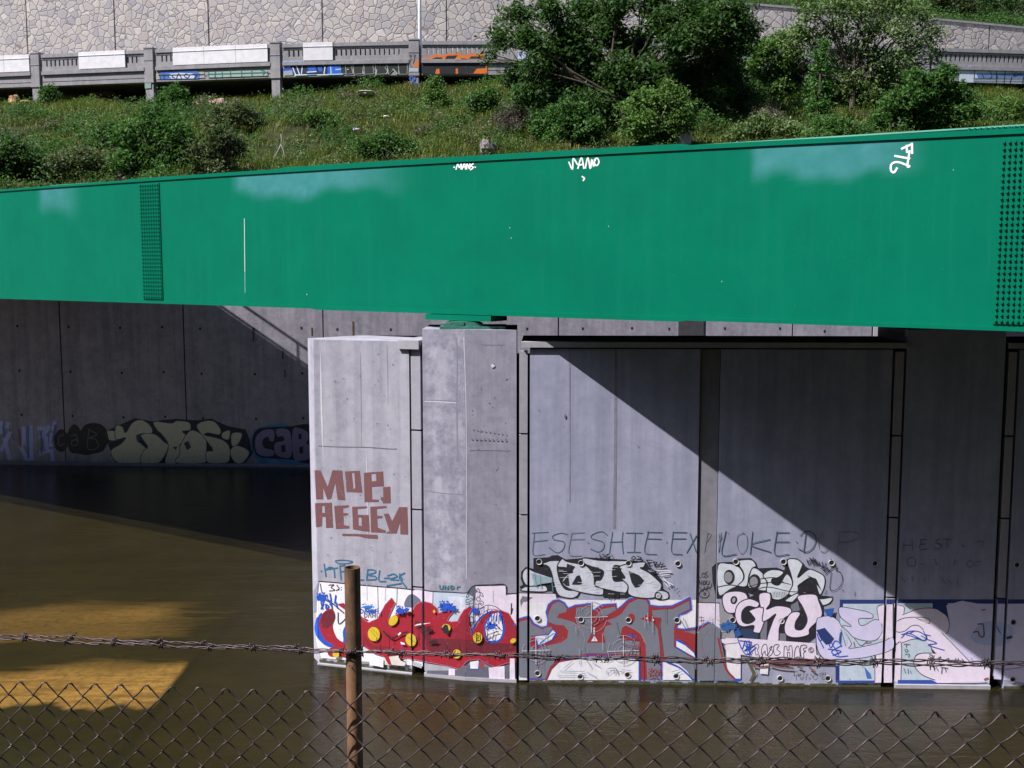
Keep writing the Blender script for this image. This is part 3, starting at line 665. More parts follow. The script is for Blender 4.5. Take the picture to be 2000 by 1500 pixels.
class Paint:
    "collects paint shapes given in photo pixels and lays them on the named wall facets"
    def __init__(s, facets, step=.00016, base=.0022): s.fac = facets; s.tri = []; s.n = 0; s.mats = []; s.step = step; s.base = base
    def mi(s, c, wear=.35):
        m = paint(c, wear) if isinstance(c, tuple) else c
        if m not in s.mats: s.mats.append(m)
        return s.mats.index(m)
    def poly(s, c, pts, holes=(), sm=False, wear=.35):
        if sm: pts = smooth(pts, True)
        loops = [[Vector((x, y, 0)) for x, y in l] for l in (pts, *holes)]; fl = [v for l in loops for v in l]
        for t in tessellate_polygon(loops): s.tri.append(([tuple(fl[i])[:2] for i in t], s.n, s.mi(c, wear)))
        s.n += 1
    def stroke(s, c, w, pts, sm=True, closed=False, taper=False, wear=.35):
        p = smooth(pts, closed) if sm else np.array(pts, float)
        if closed: p = np.concatenate([p, p[:2]])
        if len(p) < 2: return
        tg = np.gradient(p, axis=0); l = np.linalg.norm(tg, axis=1)[:, None]; l[l == 0] = 1; tg = tg/l; nr = np.stack([-tg[:, 1], tg[:, 0]], 1)
        if not closed: p = p.copy(); p[0] -= tg[0]*w*.3; p[-1] += tg[-1]*w*.3
        ww = np.full(len(p), w/2.)
        if taper: ww = ww*np.clip(np.sin(np.linspace(.25, math.pi-.1, len(p))), .25, 1)
        a = p+nr*ww[:, None]; b = p-nr*ww[:, None]; m = s.mi(c, wear)
        for i in range(len(p)-1):
            s.tri.append(([tuple(a[i]), tuple(b[i]), tuple(b[i+1])], s.n+i*.02, m)); s.tri.append(([tuple(a[i]), tuple(b[i+1]), tuple(a[i+1])], s.n+i*.02, m))
        s.n += 1+.02*len(p)
    def strokes(s, c, w, R, text, sm=True, wear=.35):
        sc = R([(0, 0), (1, 0)]); k = sc[1][0]-sc[0][0]
        for l in text.split('|'):
            if l.strip(): s.stroke(c, w*k, R(l), sm, wear=wear)
    def disc(s, c, x, y, rx, ry=None, rot=0, n=18, jag=0, seed=0, wear=.35):
        ry = ry or rx; r = np.random.default_rng(seed+int(x*7+y)); pts = []
        for k in range(n):
            a = 2*math.pi*k/n; j = 1+jag*r.uniform(-1, 1); u, v = rx*j*math.cos(a), ry*j*math.sin(a); pts.append((x+u*math.cos(rot)-v*math.sin(rot), y+u*math.sin(rot)+v*math.cos(rot)))
        s.poly(c, pts, wear=wear)
    def splat(s, c, x, y, rx, ry, seed, up=0, k=26):
        r = np.random.default_rng(seed); s.disc(c, x, y, rx*.8, ry*.7, 0, 22, .16, seed)
        for _ in range(k):
            a = r.uniform(0, 6.283); d = r.uniform(.6, 1.15); s.disc(c, x+rx*d*math.cos(a), y+ry*d*math.sin(a)-up*r.uniform(0, 1), r.uniform(.06, .2)*rx, r.uniform(.08, .3)*ry, 0, 7, .2, seed)
    def build(s, name, parent, label=None):
        V, Fc, MI = [], [], []
        for nm in s.fac:
            p0, t, L, n = FAC[nm]
            for tri, lay, m in s.tri:
                q = []
                for x, y in tri:
                    d = ray(x, y); k = ((p0-CAM[:2])@n)/(d[:2]@n); P = CAM+d*k; q.append((float((P[:2]-p0)@t), float(P[2])))
                for lim, sg in ((0., 1), (L, -1)):                      # clip to the facet
                    o = []
                    for i in range(len(q)):
                        a, b = q[i], q[(i+1) % len(q)]; da, db = sg*(a[0]-lim), sg*(b[0]-lim)
                        if da >= 0: o.append(a)
                        if (da > 0 > db) or (da < 0 < db): f_ = da/(da-db); o.append((lim, a[1]+(b[1]-a[1])*f_))
                    q = o
                    if len(q) < 3: break
                if len(q) < 3: continue
                ar = .5*abs(sum(q[i][0]*q[(i+1) % len(q)][1]-q[(i+1) % len(q)][0]*q[i][1] for i in range(len(q))))
                if ar < 1e-7: continue
                off = s.base+lay*s.step; b0 = len(V)
                for u, z in q: g = p0+t*u+n*off; V.append((g[0], g[1], z))
                Fc.append(tuple(range(b0, len(V)))); MI.append(m)
        mb = MB(); mb.v, mb.f, mb.m = V, Fc, MI
        return mb.build(name, s.mats, parent, label)

R1 = reg(590, 880, 3.192); R2 = reg(800, 1100, 6.0); R3 = reg(1010, 1010, 4.4125); R4 = reg(1340, 1010, 4.4125); R5 = reg(1640, 1010, 4.411); R7 = reg(560, 1080, 3.572)
WHITE, PINK, SIL, BLK, RED, DRED = (.78, .75, .82), (.74, .64, .76), (.60, .61, .70), (.012, .011, .018), (.34, .004, .02), (.14, .006, .018)
BLUE, DBLUE, YEL, GREY, TEAL, BRN = (.006, .075, .50), (.012, .03, .17), (.62, .45, .015), (.17, .18, .225), (.012, .10, .17), (.17, .068, .072)
SRED, LAV, PALEB, CREAM = (.30, .022, .028), (.60, .56, .78), (.50, .58, .68), (.62, .58, .52)
NOSEF = ['noseedge', 'nose', 'strip1', 'colL', 'colR']; WALLF = ['strip2', 'panelA', 'joint', 'panelB', 'strip3', 'col2', 'strip4', 'panelC']

# brown lettering on the nose
g = Paint(['nose', 'noseedge'])
for l, h in (("78,122 115,124 160,225 190,122 250,124 270,310 222,306 207,200 182,300 158,306 131,232 132,304 88,303", ()), ("268,130 360,125 375,262 278,258", ("310,140 326,137 332,234 320,240",)),
             ("385,138 505,130 510,222 435,226 438,304 478,306 478,320 390,322", ("432,146 461,143 463,190 434,192",)), ("505,228 550,225 553,328 505,328 485,278 498,292 507,290", ()),
             ("80,328 185,324 194,480 150,482 147,412 126,412 124,470 88,478", ("124,345 141,345 143,388 125,388",)), ("200,345 290,340 292,352 256,360 256,388 288,391 286,402 258,405 260,464 294,470 294,485 212,488", ()),
             ("312,350 405,347 406,358 346,363 346,400 415,402 421,506 375,500 318,490", ("351,416 371,416 372,470 352,467",)), ("425,350 525,345 527,356 466,363 466,405 502,408 500,420 468,423 471,480 521,498 520,512 430,508", ()),
             ("510,395 540,392 562,440 605,352 656,352 661,523 613,521 612,442 588,516 522,515 545,500", ()), ("250,518 345,519 470,526 473,549 400,545 352,533 251,531", ())):
    g.poly(BRN, R1(l), [R1(q) for q in h])
g.build('painted_lettering', pier, 'brown block lettering MOP REBEN with an underline')
# blue tag and the red piece that runs from the nose across the near column
g = Paint(NOSEF)
T2 = (.02, .13, .26)
g.strokes(T2, 9, R1, "118,750 124,754|138,708 150,786|150,742 172,728 198,738 204,792|150,742 222,732|236,718 244,805|236,720 268,716|240,755 264,753|410,742 402,806|410,742 448,745 458,760 412,775 456,785 460,803 402,806|484,748 480,810 522,816|514,796 544,794|534,780 572,770 592,786 548,802 602,808|608,768 625,805|640,762 606,790 650,852|368,806 384,806|530,842 618,828")
g.strokes(T2, 6, R1, "208,686 250,682 314,690 290,702 235,704 208,692", True)
g.strokes((.015, .15, .19), 8, R7, "1068,224 1070,248 1088,250 1091,228|1105,252 1106,230 1126,252 1128,230|1145,230 1148,252 1168,244 1160,230 1145,230|1190,252 1192,236 1208,236")
g.poly((.20, .21, .29), R1("72,880 108,812 118,990 74,1010"))
g.poly(WHITE, R1("110,818 300,834 500,850 760,876 760,1345 520,1325 120,1292 90,1180 95,960"))
g.poly(PINK, R7("880,255 1020,270 1020,520 880,520")); g.poly(PINK, R7("1318,232 1526,228 1532,292 1610,284 1610,560 1318,560"))
g.poly((.46, .53, .64), R7("1022,270 1255,280 1300,305 1300,480 1022,480")); g.poly((.10, .10, .15), R7("1258,268 1316,228 1322,258 1308,330 1300,300"))
g.poly((.62, .64, .74), R7("1130,300 1240,310 1250,420 1130,430"), wear=.6)
g.strokes(BLK, 7, R1, "106,815 200,822 300,832 480,848 600,857 700,868"); g.strokes(BLK, 7, R7, "945,256 1020,268 1150,274 1256,278 1280,250 1316,226 1420,222 1524,222 1532,292|1532,284 1610,282"); g.strokes(BLK, 4, R7, "1022,270 1018,400|636,240 640,400|772,250 768,380")
g.strokes((.45, .4, .5), 4, R7, "560,215 562,330|690,240 688,330|1440,260 1442,340", wear=.1)
g.poly((.13, .14, .20), R7("825,372 838,310 870,286 905,300 935,330 930,372"), sm=True)
g.strokes(BLK, 6, R1, "168,838 200,836 182,852 206,870 172,874|218,838 232,860 214,872|228,868 232,868|244,852 246,854|244,866 246,868"); g.strokes(BLK, 7, R1, "160,925 262,1012|226,1010 232,1080 285,1035")
g.strokes((.1, .1, .16), 6, R1, "115,830 125,880 150,912")
g.splat(BLUE, *R1([(124, 915)])[0], 10, 9, 3, 2)
g.strokes(BLUE, 8, R1, "175,890 182,930 176,960|150,930 190,950|212,900 205,950|120,945 130,985|120,985 136,950|150,955 152,985 168,970 150,955|185,955 190,990|215,945 222,980")
# the red body
g.poly(BLUE, R1("86,1080 100,1035 126,1010 112,1090 146,1170 215,1205 258,1190 258,1120 300,1060 340,1090 420,1075 420,1150 330,1225 180,1222 110,1180 84,1120"), sm=True)
g.poly(RED, R1("108,1085 128,1020 160,990 192,988 206,1030 190,1090 215,1160 262,1195 300,1200 320,1280 230,1282 168,1275 170,1235 200,1215 140,1170"), sm=True)
g.poly(DRED, R1("120,1060 140,1010 188,993 206,1035 176,1098 132,1102"), sm=True)
g.poly(RED, R1("222,955 262,948 300,990 360,1030 420,1055 380,1060 300,1010 250,975"))
body = "480,520 515,430 545,470 575,485 640,455 690,360 735,312 757,345 722,420 706,465 740,442 800,416 876,408 905,360 950,335 1010,350 1050,385 1056,420 1110,405 1170,405 1132,442 1120,470 1150,480 1195,475 1212,440 1240,395 1278,374 1296,382 1270,425 1266,480 1292,560 1330,500 1380,430 1430,402 1500,402 1550,420 1576,490 1610,505 1610,760 1540,762 1450,792 1340,735 1262,745 1210,805 1120,782 960,752 840,727 800,735 745,778 700,722 620,700 540,645 480,640"
g.stroke((.52, .16, .24), 2.4, R7(body), False, True); g.poly(RED, R7(body), [R7("1382,560 1386,490 1430,425 1482,412 1508,470 1514,545 1480,610 1412,614")])
g.poly(WHITE, R7("1382,560 1386,490 1430,425 1482,412 1508,470 1514,545 1480,610 1412,614"))
g.poly(DRED, R7("985,602 1150,596 1300,604 1420,618 1600,640 1606,676 1400,700 1150,694 1000,680"), sm=True); g.poly(DRED, R7("900,470 960,500 1010,560 990,620 940,560 905,520"), sm=True); g.poly((.22, .005, .018), R7("540,560 600,640 720,650 830,700 760,720 640,690 560,640"), sm=True)
g.poly((.24, .004, .02), R7("1266,420 1280,560 1300,600 1200,600 1150,560 1200,500"), sm=True); g.poly((.30, .008, .03), R7("1520,430 1560,440 1600,520 1600,620 1540,600 1524,520"), sm=True)
g.stroke(BLUE, 3.2, R7("1290,560 1318,500 1364,440 1430,404")); g.stroke(BLUE, 2.8, R7("1384,565 1386,495 1430,425|1384,565".split('|')[0])); g.stroke(BLUE, 4.2, R7("1486,408 1506,470 1514,545 1484,608 1412,616 1384,572"))
g.splat(BLUE, *R7([(1428, 510)])[0], 10, 8, 5, 0); g.splat(BLUE, *R7([(1318, 402)])[0], 7.5, 7, 8, 3); g.splat(BLUE, *R7([(1112, 372)])[0], 15, 9, 11, 3, 40); g.splat(BLUE, *R7([(1160, 385)])[0], 9, 5, 12, 2)
g.strokes(BLUE, 7, R7, "1430,420 1436,470|1452,414 1446,462|1470,412 1468,470|1490,420 1494,470|1418,440 1410,480"); g.strokes(BLK, 6, R7, "1385,520 1395,580 1412,560|1425,560 1470,540|1440,600 1452,550 1482,545|1396,600 1440,585|1462,500 1490,520")
g.strokes(BLK, 5, R7, "1350,470 1345,400 1390,362 1450,366 1500,396|1378,372 1380,410|1288,500 1282,450 1296,440 1308,470 1290,505|1408,366 1404,420|1322,275 1336,242 1352,272 1330,262|1336,300 1326,316 1340,332 1354,316 1338,300|1322,352 1362,348 M".replace(' M', '')+"|1342,350 1340,392|1262,284 1276,290 1262,306 1256,294|1276,318 1256,322 1254,340 1276,336 1272,352 1252,352")
for x, y, rx, ry, ro in ((615, 560, 42, 50, -.2), (750, 465, 28, 40, .6), (873, 600, 37, 46, -.3), (1118, 517, 30, 28, .2), (1335, 585, 32, 38, 0), (1192, 698, 28, 32, 0), (352, 697, 24, 28, 0), (1582, 606, 22, 16, -.5), (1034, 402, 8, 11, 0)):
    a, b = R7([(x, y)])[0]; g.disc(YEL, a, b, rx/3.572, ry/3.572, ro)
g.poly(BLK, R7("1080,528 1110,492 1128,498 1140,545 1130,572 1100,540")); g.strokes(BLK, 5, R7, "1322,560 1345,575 1325,600 1350,605|1330,550 1328,615|1352,560 1356,600"); g.strokes((.25, .18, .02), 3, R7, "590,530 640,590|600,520 652,570|850,580 905,620")
g.strokes((.03, .004, .01), 11, R7, "682,540 720,575 752,588 800,560 850,545"); g.splat((.03, .004, .012), *R7([(1030, 615)])[0], 10, 4, 21, 0, 14); g.splat((.05, .004, .014), *R7([(1000, 530)])[0], 7, 6, 22, 0, 10)
g.stroke(WHITE, 2.6, R7("902,500 930,492 1005,482"), taper=True); g.poly(WHITE, R7("782,562 798,545 808,552 790,570")); g.poly(WHITE, R7("800,612 830,620 832,634 806,630"))
g.poly(WHITE, R7("575,712 610,700 684,722 682,792 640,782 590,776")); g.poly(CREAM, R7("690,720 792,708 806,742 836,752 832,782 692,772")); g.strokes(BLK, 6, R7, "792,708 806,742 836,752 832,782 742,776"); g.poly(RED, R7("676,690 712,690 742,776 716,770"))
g.poly((.42, .42, .46), R7("880,745 958,770 960,800 880,775")); g.poly((.11, .11, .15), R7("975,850 990,808 1200,800 1260,770 1420,790 1420,868 1300,858 1100,846"), sm=False); g.poly((.36, .36, .40), R7("968,760 1130,785 1200,806 1120,812 968,812"))
g.poly(PINK, R7("1136,800 1180,802 1180,846 1136,844")); g.poly(PINK, R7("1412,792 1522,780 1524,872 1416,872")); g.poly(WHITE, R7("1282,752 1342,742 1338,800 1284,798")); g.poly((.11, .11, .15), R7("1524,775 1556,768 1552,880 1528,876")); g.poly(PINK, R7("1560,728 1592,728 1596,880 1558,878")); g.strokes(BLUE, 5, R7, "1284,800 1340,802 1344,745"); g.poly((.30, .05, .06), R7("1345,745 1390,752 1375,800 1348,790"))
g.strokes(BLUE, 8, R7, "524,380 528,415 545,400 528,385|552,415 560,385 572,415|582,385 582,415|582,402 600,400 600,385 600,415|612,385 614,412 628,412 630,388|645,380 648,415"); g.splat((.02, .16, .5), *R7([(575, 372)])[0], 12, 5, 31, 3, 18); g.splat(BLUE, *R7([(800, 395)])[0], 9, 8, 33, 2, 30); g.splat(BLUE, *R7([(845, 390)])[0], 6, 6, 35, 2, 18)
g.strokes(BLK, 9, R7, "1572,345 1570,420 1580,380"); g.strokes(BLUE, 11, R7, "1590,495 1640,462 1690,445|1600,490 1612,480")
dr = np.random.default_rng(23)
for _ in range(16):
    x = dr.uniform(650, 1000); y = dr.uniform(1215, 1262); c = [RED, DRED, BLUE, (.03, .01, .02)][dr.integers(0, 4)]; g.stroke(c, dr.uniform(.6, 1.2), [(x, y), (x+.3, y+dr.uniform(8, 30))], False)
g.build('painted_mural', pier, 'red spotted mural with yellow dots and blue splashes across nose and column')

# thin green-grey line lettering high on the wall
g = Paint(WALLF); Q = (.055, .115, .15); QF = (.20, .22, .28)
g.strokes(Q, 8, R3, "140,135 150,160 140,322 242,322|132,138 270,130|142,212 262,200|432,150 380,138 310,160 320,195 405,215 398,275 345,308 275,262|612,220 618,226|780,158 730,125 650,150 645,185 740,215 745,270 700,300 635,275|822,130 795,315|912,130 905,210 915,315|800,215 912,212|940,136 1082,138|1018,140 1010,300|948,302 1062,302|1132,122 1100,300 1202,322|1122,130 1250,132|1118,185 1242,190|1290,215 1294,222|1345,122 1332,300 1422,322|1342,130 1462,132|1340,185 1455,186|1490,140 1542,300|1545,160 1462,305")
g.strokes(QF, 6, R3, "472,130 445,315 555,332|470,138 580,130|462,190 580,188|1640,125 1612,300|1632,132 1668,150 1622,220|1740,150 1735,300|1740,150 1760,175 1738,215")
g.strokes(Q, 8, R4, "342,120 308,320 432,318|572,125 552,320|722,190 560,238 732,302|782,122 764,318 886,320|778,132 888,132|772,212 888,212|950,212 956,218|1032,135 1012,305|985,160 1010,130 1065,122 1118,170 1100,250 1040,300 968,272")
g.strokes(QF, 6, R4, "500,130 442,160 440,250 480,312 522,250 518,160 480,128|1185,135 1140,200 1150,275 1190,300 1235,255|1322,120 1304,300|1300,132 1440,128 1490,160 1420,208 1310,215|300,130 280,290|282,140 300,165 275,215")
g.strokes((.13, .15, .20), 6, R5, "545,210 545,290|620,190 625,280|545,245 622,240|700,190 690,275 760,270|690,195 750,190|690,232 740,230|860,190 830,200 830,225 870,235 860,268 815,270|890,190 960,190|925,190 920,275|1050,240 1080,260|1190,210 1240,210 1215,250|600,345 575,380 595,418 650,410 640,355 600,345|690,400 720,410|820,360 830,410|990,360 985,410|1120,370 1090,400 1115,430 1160,405 1125,370|1180,380 1210,385|530,520 560,560|620,510 630,550|720,530 735,550|870,520 910,570|930,540 960,570|1010,530 1015,575", wear=.1)
g.build('line_lettering', pier, 'thin green-grey line lettering ESE SKIE EXPLORE along the wall')

# silver and black throw-up with ASTD letters
g = Paint(['strip2', 'panelA'])
g.poly(BLK, R3("140,352 275,345 300,330 350,326 420,365 570,352 580,345 930,366 1105,386 1150,440 1250,545 1262,620 1310,650 1305,700 860,700 740,660 560,640 520,700 330,690 300,640 230,640 40,640 20,600 50,580 30,530 35,470 75,428 140,445"))
for l in ("48,480 85,440 150,470 300,522 305,552 210,565 120,600 75,582 48,535", "30,630 70,600 140,595 240,590 250,640 100,640", "188,405 250,388 292,375 380,378 380,420 346,426 366,540 420,622 522,634 526,670 480,698 420,694 356,670 322,592 296,480 262,420", "348,424 388,358 430,382 560,408 612,432 660,500 672,590 732,612 745,640 720,672 560,650 424,604 388,548 440,488 480,472 420,436",
          "570,352 720,372 930,376 940,392 918,424 832,422 832,545 920,550 955,582 945,640 900,650 690,600 680,548 722,538 745,470 690,440 640,425 582,400", "880,432 962,402 1096,386 1090,430 1062,438 1142,482 1232,562 1242,602 1192,690 1050,694 960,662 955,590 900,530 930,520", "1190,690 1195,655 1230,632 1290,645 1308,680 1290,705 1230,712"):
    p = smooth(R3(l), True, 4); g.poly(SIL, p, wear=.55); g.stroke(BLK, 2.3, R3(l), True, True)
for l in ("470,580 510,508 538,498 556,540 556,582", "960,462 1052,500 1096,546 1052,602 1016,608 985,560", "612,425 700,432 730,470 690,528 660,470", "838,430 900,440 880,530 836,530", "420,470 470,470 500,425 430,400", "390,560 440,500 450,590 420,590", "745,650 880,650 880,700 740,690"): g.poly(BLK, R3(l))
hs = np.random.default_rng(3)
for _ in range(46):
    x, y = hs.uniform(280, 1200), hs.uniform(400, 680); g.stroke((.70, .71, .80), .55, R3([(x, y), (x+hs.uniform(30, 80), y+hs.uniform(-6, 6))]), False, wear=.1)
g.disc(BLK, *R3([(1216, 675)])[0], 6.6); g.disc(SIL, *R3([(1216, 675)])[0], 4.9); g.disc(BLK, *R3([(1216, 677)])[0], 2.5); g.disc(SIL, *R3([(1216, 677)])[0], 1.2)
g.poly((.32, .45, .50), R3("120,480 200,500 300,520 300,560 200,575 150,590"), wear=.7); g.strokes((.10, .24, .27), 7, R3, "150,480 170,600|200,500 205,600|300,560 310,640")
g.strokes(BLK, 8, R3, "680,345 690,358|712,318 720,360|735,318 760,330 740,345 742,360|770,322 790,318 765,342 800,350 770,362|815,325 820,335|1000,338 985,355 1010,362 1018,342 1000,336|1035,335 1072,350 1035,362 1078,366|1120,370 1140,420|1112,368 1165,370|1118,400 1152,395|1175,380 1190,430|1175,382 1208,390 1182,408 1222,430|1235,385 1225,425 1275,418|1230,405 1262,400|1150,440 1200,470 1160,470 1215,490")
g.strokes((.68, .68, .76), 8, R3, "1225,480 1330,470|1240,500 1310,490|1250,530 1340,580|1260,520 1320,590|1270,560 1300,600|1200,455 1320,460", wear=.2); g.strokes(BLK, 6, R3, "780,680 800,690 790,705|810,660 830,690|840,655 820,700|1335,600 1345,610|1370,620 1382,612|1375,650 1385,655")
g.build('painted_lettering', pier, 'silver ASTD bubble letters outlined in black')

# grey and red SURT piece
g = Paint(['strip2', 'panelA', 'joint', 'panelB'])
g.poly(WHITE, R3("13,655 330,660 342,704 440,712 700,716 1545,712 1545,1404 13,1404")); g.poly(PINK, R3("13,655 330,660 340,720 110,740 13,745")); g.poly(PINK, R3("1545,735 1620,735 1740,740 1750,960 1545,960"))
g.strokes(BLK, 7, R3, "13,652 200,656 330,660 342,700|1545,735 1745,740"); g.poly(GREY, R3("25,720 45,680 110,690 140,690 60,740 35,790")); g.poly(PINK, R3("35,770 60,730 85,750 92,800 70,815 48,800"), sm=True)
outer = "0,878 60,858 105,850 150,915 210,945 255,935 262,880 246,820 266,750 312,714 362,708 412,736 442,780 500,755 648,740 652,800 732,750 856,742 862,788 900,760 962,700 1042,680 1112,686 1142,722 1148,755 1222,765 1332,760 1412,725 1486,684 1498,692 1508,800 1462,830 1402,850 1392,880 1382,955 1442,962 1560,945 1642,898 1682,915 1770,985 1770,1420 1520,1406 1488,1342 1400,1262 1292,1236 1252,1240 1252,1404 1048,1404 1048,1216 900,1202 640,1200 480,1212 382,1240 302,1312 258,1404 110,1404 0,1330"
g.stroke((.40, .45, .74), 2.6, R3(outer), False, True); g.poly(BLUE, R3(outer))
def inset(s_, d):
    p = np.array(R3(s_)); t = np.roll(p, -1, 0)-np.roll(p, 1, 0); t /= np.linalg.norm(t, axis=1)[:, None]+1e-9; nn = np.stack([-t[:, 1], t[:, 0]], 1)
    ar = np.sum(p[:, 0]*np.roll(p[:, 1], -1)-np.roll(p[:, 0], -1)*p[:, 1]); return p+nn*d*(1 if ar > 0 else -1)
g.poly(SRED, inset(outer, 2.6))
for l in ("282,800 302,756 352,726 402,746 428,790 420,818 362,832 342,866 402,880 492,905 552,975 572,1060 556,1130 512,1182 442,1206 342,1232 282,1290 244,1392 22,1380 0,1310 0,910 60,890 105,880 130,925 210,966 292,942 302,962 262,1008 118,1020 112,1112 162,1140 222,1116 312,1096 382,1080 432,1042 440,980 402,932 332,926 272,902 264,850",
          "508,780 632,768 642,820 642,1000 602,1082 762,1082 742,1002 762,940 832,920 862,1002 902,1060 1052,1072 1056,1182 900,1178 640,1172 500,1192 562,1122 572,1052 548,952 512,902", "682,850 732,792 842,770 852,800 762,850 682,872",
          "772,890 852,862 902,830 962,742 1042,706 1112,716 1132,760 1132,830 1062,880 1102,890 1172,906 1212,962 1228,1100 1238,1400 1122,1400 1106,1092 1062,1002 1002,962 932,930 906,950 882,1060 866,1050 832,932",
          "1160,802 1342,792 1482,722 1488,790 1396,836 1370,892 1352,962 1352,1120 1442,1172 1536,1232 1536,1396 1502,1390 1462,1322 1392,1266 1292,1226 1258,1182 1246,1052 1228,932 1242,866 1172,862", "1402,984 1560,975 1642,922 1692,960 1770,1040 1770,1410 1545,1400 1545,1292 1600,1342 1646,1352 1592,1102 1552,1012 1422,1012"):
    g.poly(GREY, R3(l), wear=.25)
g.disc(SRED, *R3([(984, 870)])[0], 7.2, 9)
g.stroke((.36, .30, .30), .8, R3("440,940 500,920 560,985 580,1060 560,1140"), wear=.1); g.stroke((.36, .30, .30), .8, R3("905,945 950,935 1060,1000 1110,1090"), wear=.1); g.stroke((.05, .04, .06), 1, R3("862,905 880,990 905,1050")); g.stroke((.05, .04, .06), 1, R3("1240,880 1235,960 1250,1080 1262,1190"))
g.poly(BLUE, R3("148,1022 272,1008 300,962 338,985 342,1010 300,1062 232,1095 176,1116 160,1080")); g.poly(WHITE, R3("158,1026 272,1016 308,972 330,995 298,1052 232,1086 184,1100"), wear=.6); g.strokes((.05, .25, .5), 9, R3, "200,1080 260,1040 320,1000|190,1095 230,1070"); g.poly(WHITE, R3("638,1068 666,1018 694,1068")); g.poly(WHITE, R3("656,950 668,950 668,1010 658,1010"))
g.poly(BLUE, R3("1366,1055 1402,1050 1535,1172 1545,1222 1462,1176 1366,1128")); g.poly(WHITE, R3("1372,1066 1450,1106 1522,1170 1536,1208 1470,1172 1372,1114")); g.poly(SRED, R3("1392,968 1545,1012 1592,1102 1645,1345 1602,1302 1562,1192 1545,1160 1470,1092 1388,1046")); g.poly(SRED, R3("940,985 1040,1010 1050,1060 960,1050")); g.poly(BLUE, R3("950,1012 1010,1018 1030,1032 960,1030"))
g.poly(WHITE, R3("262,1402 302,1312 362,1252 500,1226 640,1206 900,1210 1046,1222 1046,1402")); g.poly(WHITE, R3("1258,1264 1362,1292 1442,1352 1490,1402 1258,1402")); g.stroke(SRED, 3.2, R3("246,1402 292,1312 352,1248 500,1216")); g.stroke(BLUE, 3, R3("1052,1222 1056,1404"), False); g.stroke(SRED, 3, R3("1086,1222 1092,1404"), False); g.stroke(BLUE, 2.8, R3("1292,1248 1392,1290 1462,1346 1515,1404")); g.poly(WHITE, R3("1108,866 1120,862 1126,876 1112,880")); g.poly(WHITE, R3("1160,880 1180,876 1184,892 1168,894"))
for x, y, r0 in ((640, 860, 30), (915, 1150, 30), (1675, 985, 27), (160, 1145, 26)):
    a, b = R3([(x, y)])[0]
    for k, rr in enumerate((r0, r0*.78, r0*.55, r0*.35)):
        for st_ in (0.2+k, 2.4+k*1.3, 4.3+k):
            g.stroke((.40, .40, .50), .8, [(a+rr*math.cos(st_+q), b+rr*math.sin(st_+q)) for q in np.linspace(0, 1.25, 10)], False, wear=.5)
    g.stroke((.66, .66, .76), 1.1, [(a-r0*1.05, b+1), (a+r0*1.05, b-1)], False, wear=.5); g.stroke((.66, .66, .76), 1.1, [(a, b-r0), (a+.5, b+r0)], False, wear=.5)
g.strokes(SRED, 5, R3, "640,930 670,880 720,820|660,920 760,860|900,1090 1050,1120|930,1190 1040,1100|1045,1100 1050,1190|170,1190 180,1240|172,1250 170,1290"); g.strokes(SRED, 7, R3, "1130,1310 1165,1300 1130,1345 1170,1340|1185,1310 1180,1345 1200,1345 1198,1312 1185,1310|1215,1310 1212,1342 1235,1340 1232,1310|1130,1380 1175,1365 1160,1400|1190,1370 1220,1390")
g.strokes((.10, .25, .45), 4, R3, "370,1322 580,1328|350,1365 600,1360|480,1235 400,1300|600,1230 640,1290|650,1250 720,1290|770,1310 780,1350 830,1310 840,1350|860,1310 870,1345|900,1310 980,1320|600,1330 690,1380|1330,1330 1400,1310|1345,1360 1430,1320|1400,870 1450,960|1430,860 1470,960|640,1225 660,1222|700,1230 820,1225|880,1225 960,1220", wear=.1)
g.strokes(BLK, 4, R3, "780,1300 850,1300 860,1350|880,1320 940,1345|1570,890 1600,892|1585,850 1588,910|1560,860 1610,862")
dr = np.random.default_rng(29)
for _ in range(22):
    x = dr.uniform(1050, 1390); y = dr.uniform(1175, 1290); c = [(.34, .36, .46), (.10, .11, .15), SRED, (.45, .46, .58), (.06, .08, .3)][dr.integers(0, 5)]; g.stroke(c, dr.uniform(.5, 1.1), [(x, y), (x+.3, y+dr.uniform(8, 34))], False)
g.build('painted_lettering', pier, 'grey SURT letters edged in red and blue on a white ground')

# form seams, stains and a paler repair band on the nose and near column
g = Paint(['nose', 'colL', 'colR', 'panelA', 'panelB'], .0001, .0008)
DS, DS2, LS = (.14, .13, .17), (.22, .21, .26), (.60, .58, .64)
g.stroke(DS, 2.0, [(622, 871), (660, 873), (720, 874), (760, 877), (775, 877)], wear=.7); g.stroke(DS2, 1.4, [(828, 781), (860, 782), (893, 784)]); g.stroke(LS, 1.6, [(829, 784), (860, 785), (893, 787)])
g.stroke(DS2, 1.6, [(832, 958), (860, 963), (905, 966)]); g.stroke(DS, 1.8, [(918, 880), (960, 880), (996, 881)]); g.stroke(DS2, 2.2, [(892, 660), (893, 720), (892, 790), (894, 900)]); g.stroke(LS, 1.3, [(906, 660), (910, 780), (911, 900), (911, 1130)]); g.stroke(DS2, 2.5, [(940, 672), (962, 674), (984, 673)])
g.stroke(DS2, 1.5, [(704, 690), (705, 760), (706, 872)], taper=True); g.stroke(DS2, 1.2, [(756, 672), (757, 720), (758, 790)], taper=True); g.stroke(LS, 2.0, [(716, 880), (717, 960), (718, 1060)], taper=True); g.stroke(LS, 3, [(626, 690), (628, 800), (632, 900)], taper=True)
g.stroke((.24, .235, .30), 5.5, [(1203, 684), (1202, 900), (1200, 1030)], False, wear=.8); g.stroke((.27, .27, .36), 2.6, [(1113, 684), (1113, 980)], False, wear=.8)
hr = np.random.default_rng(17)
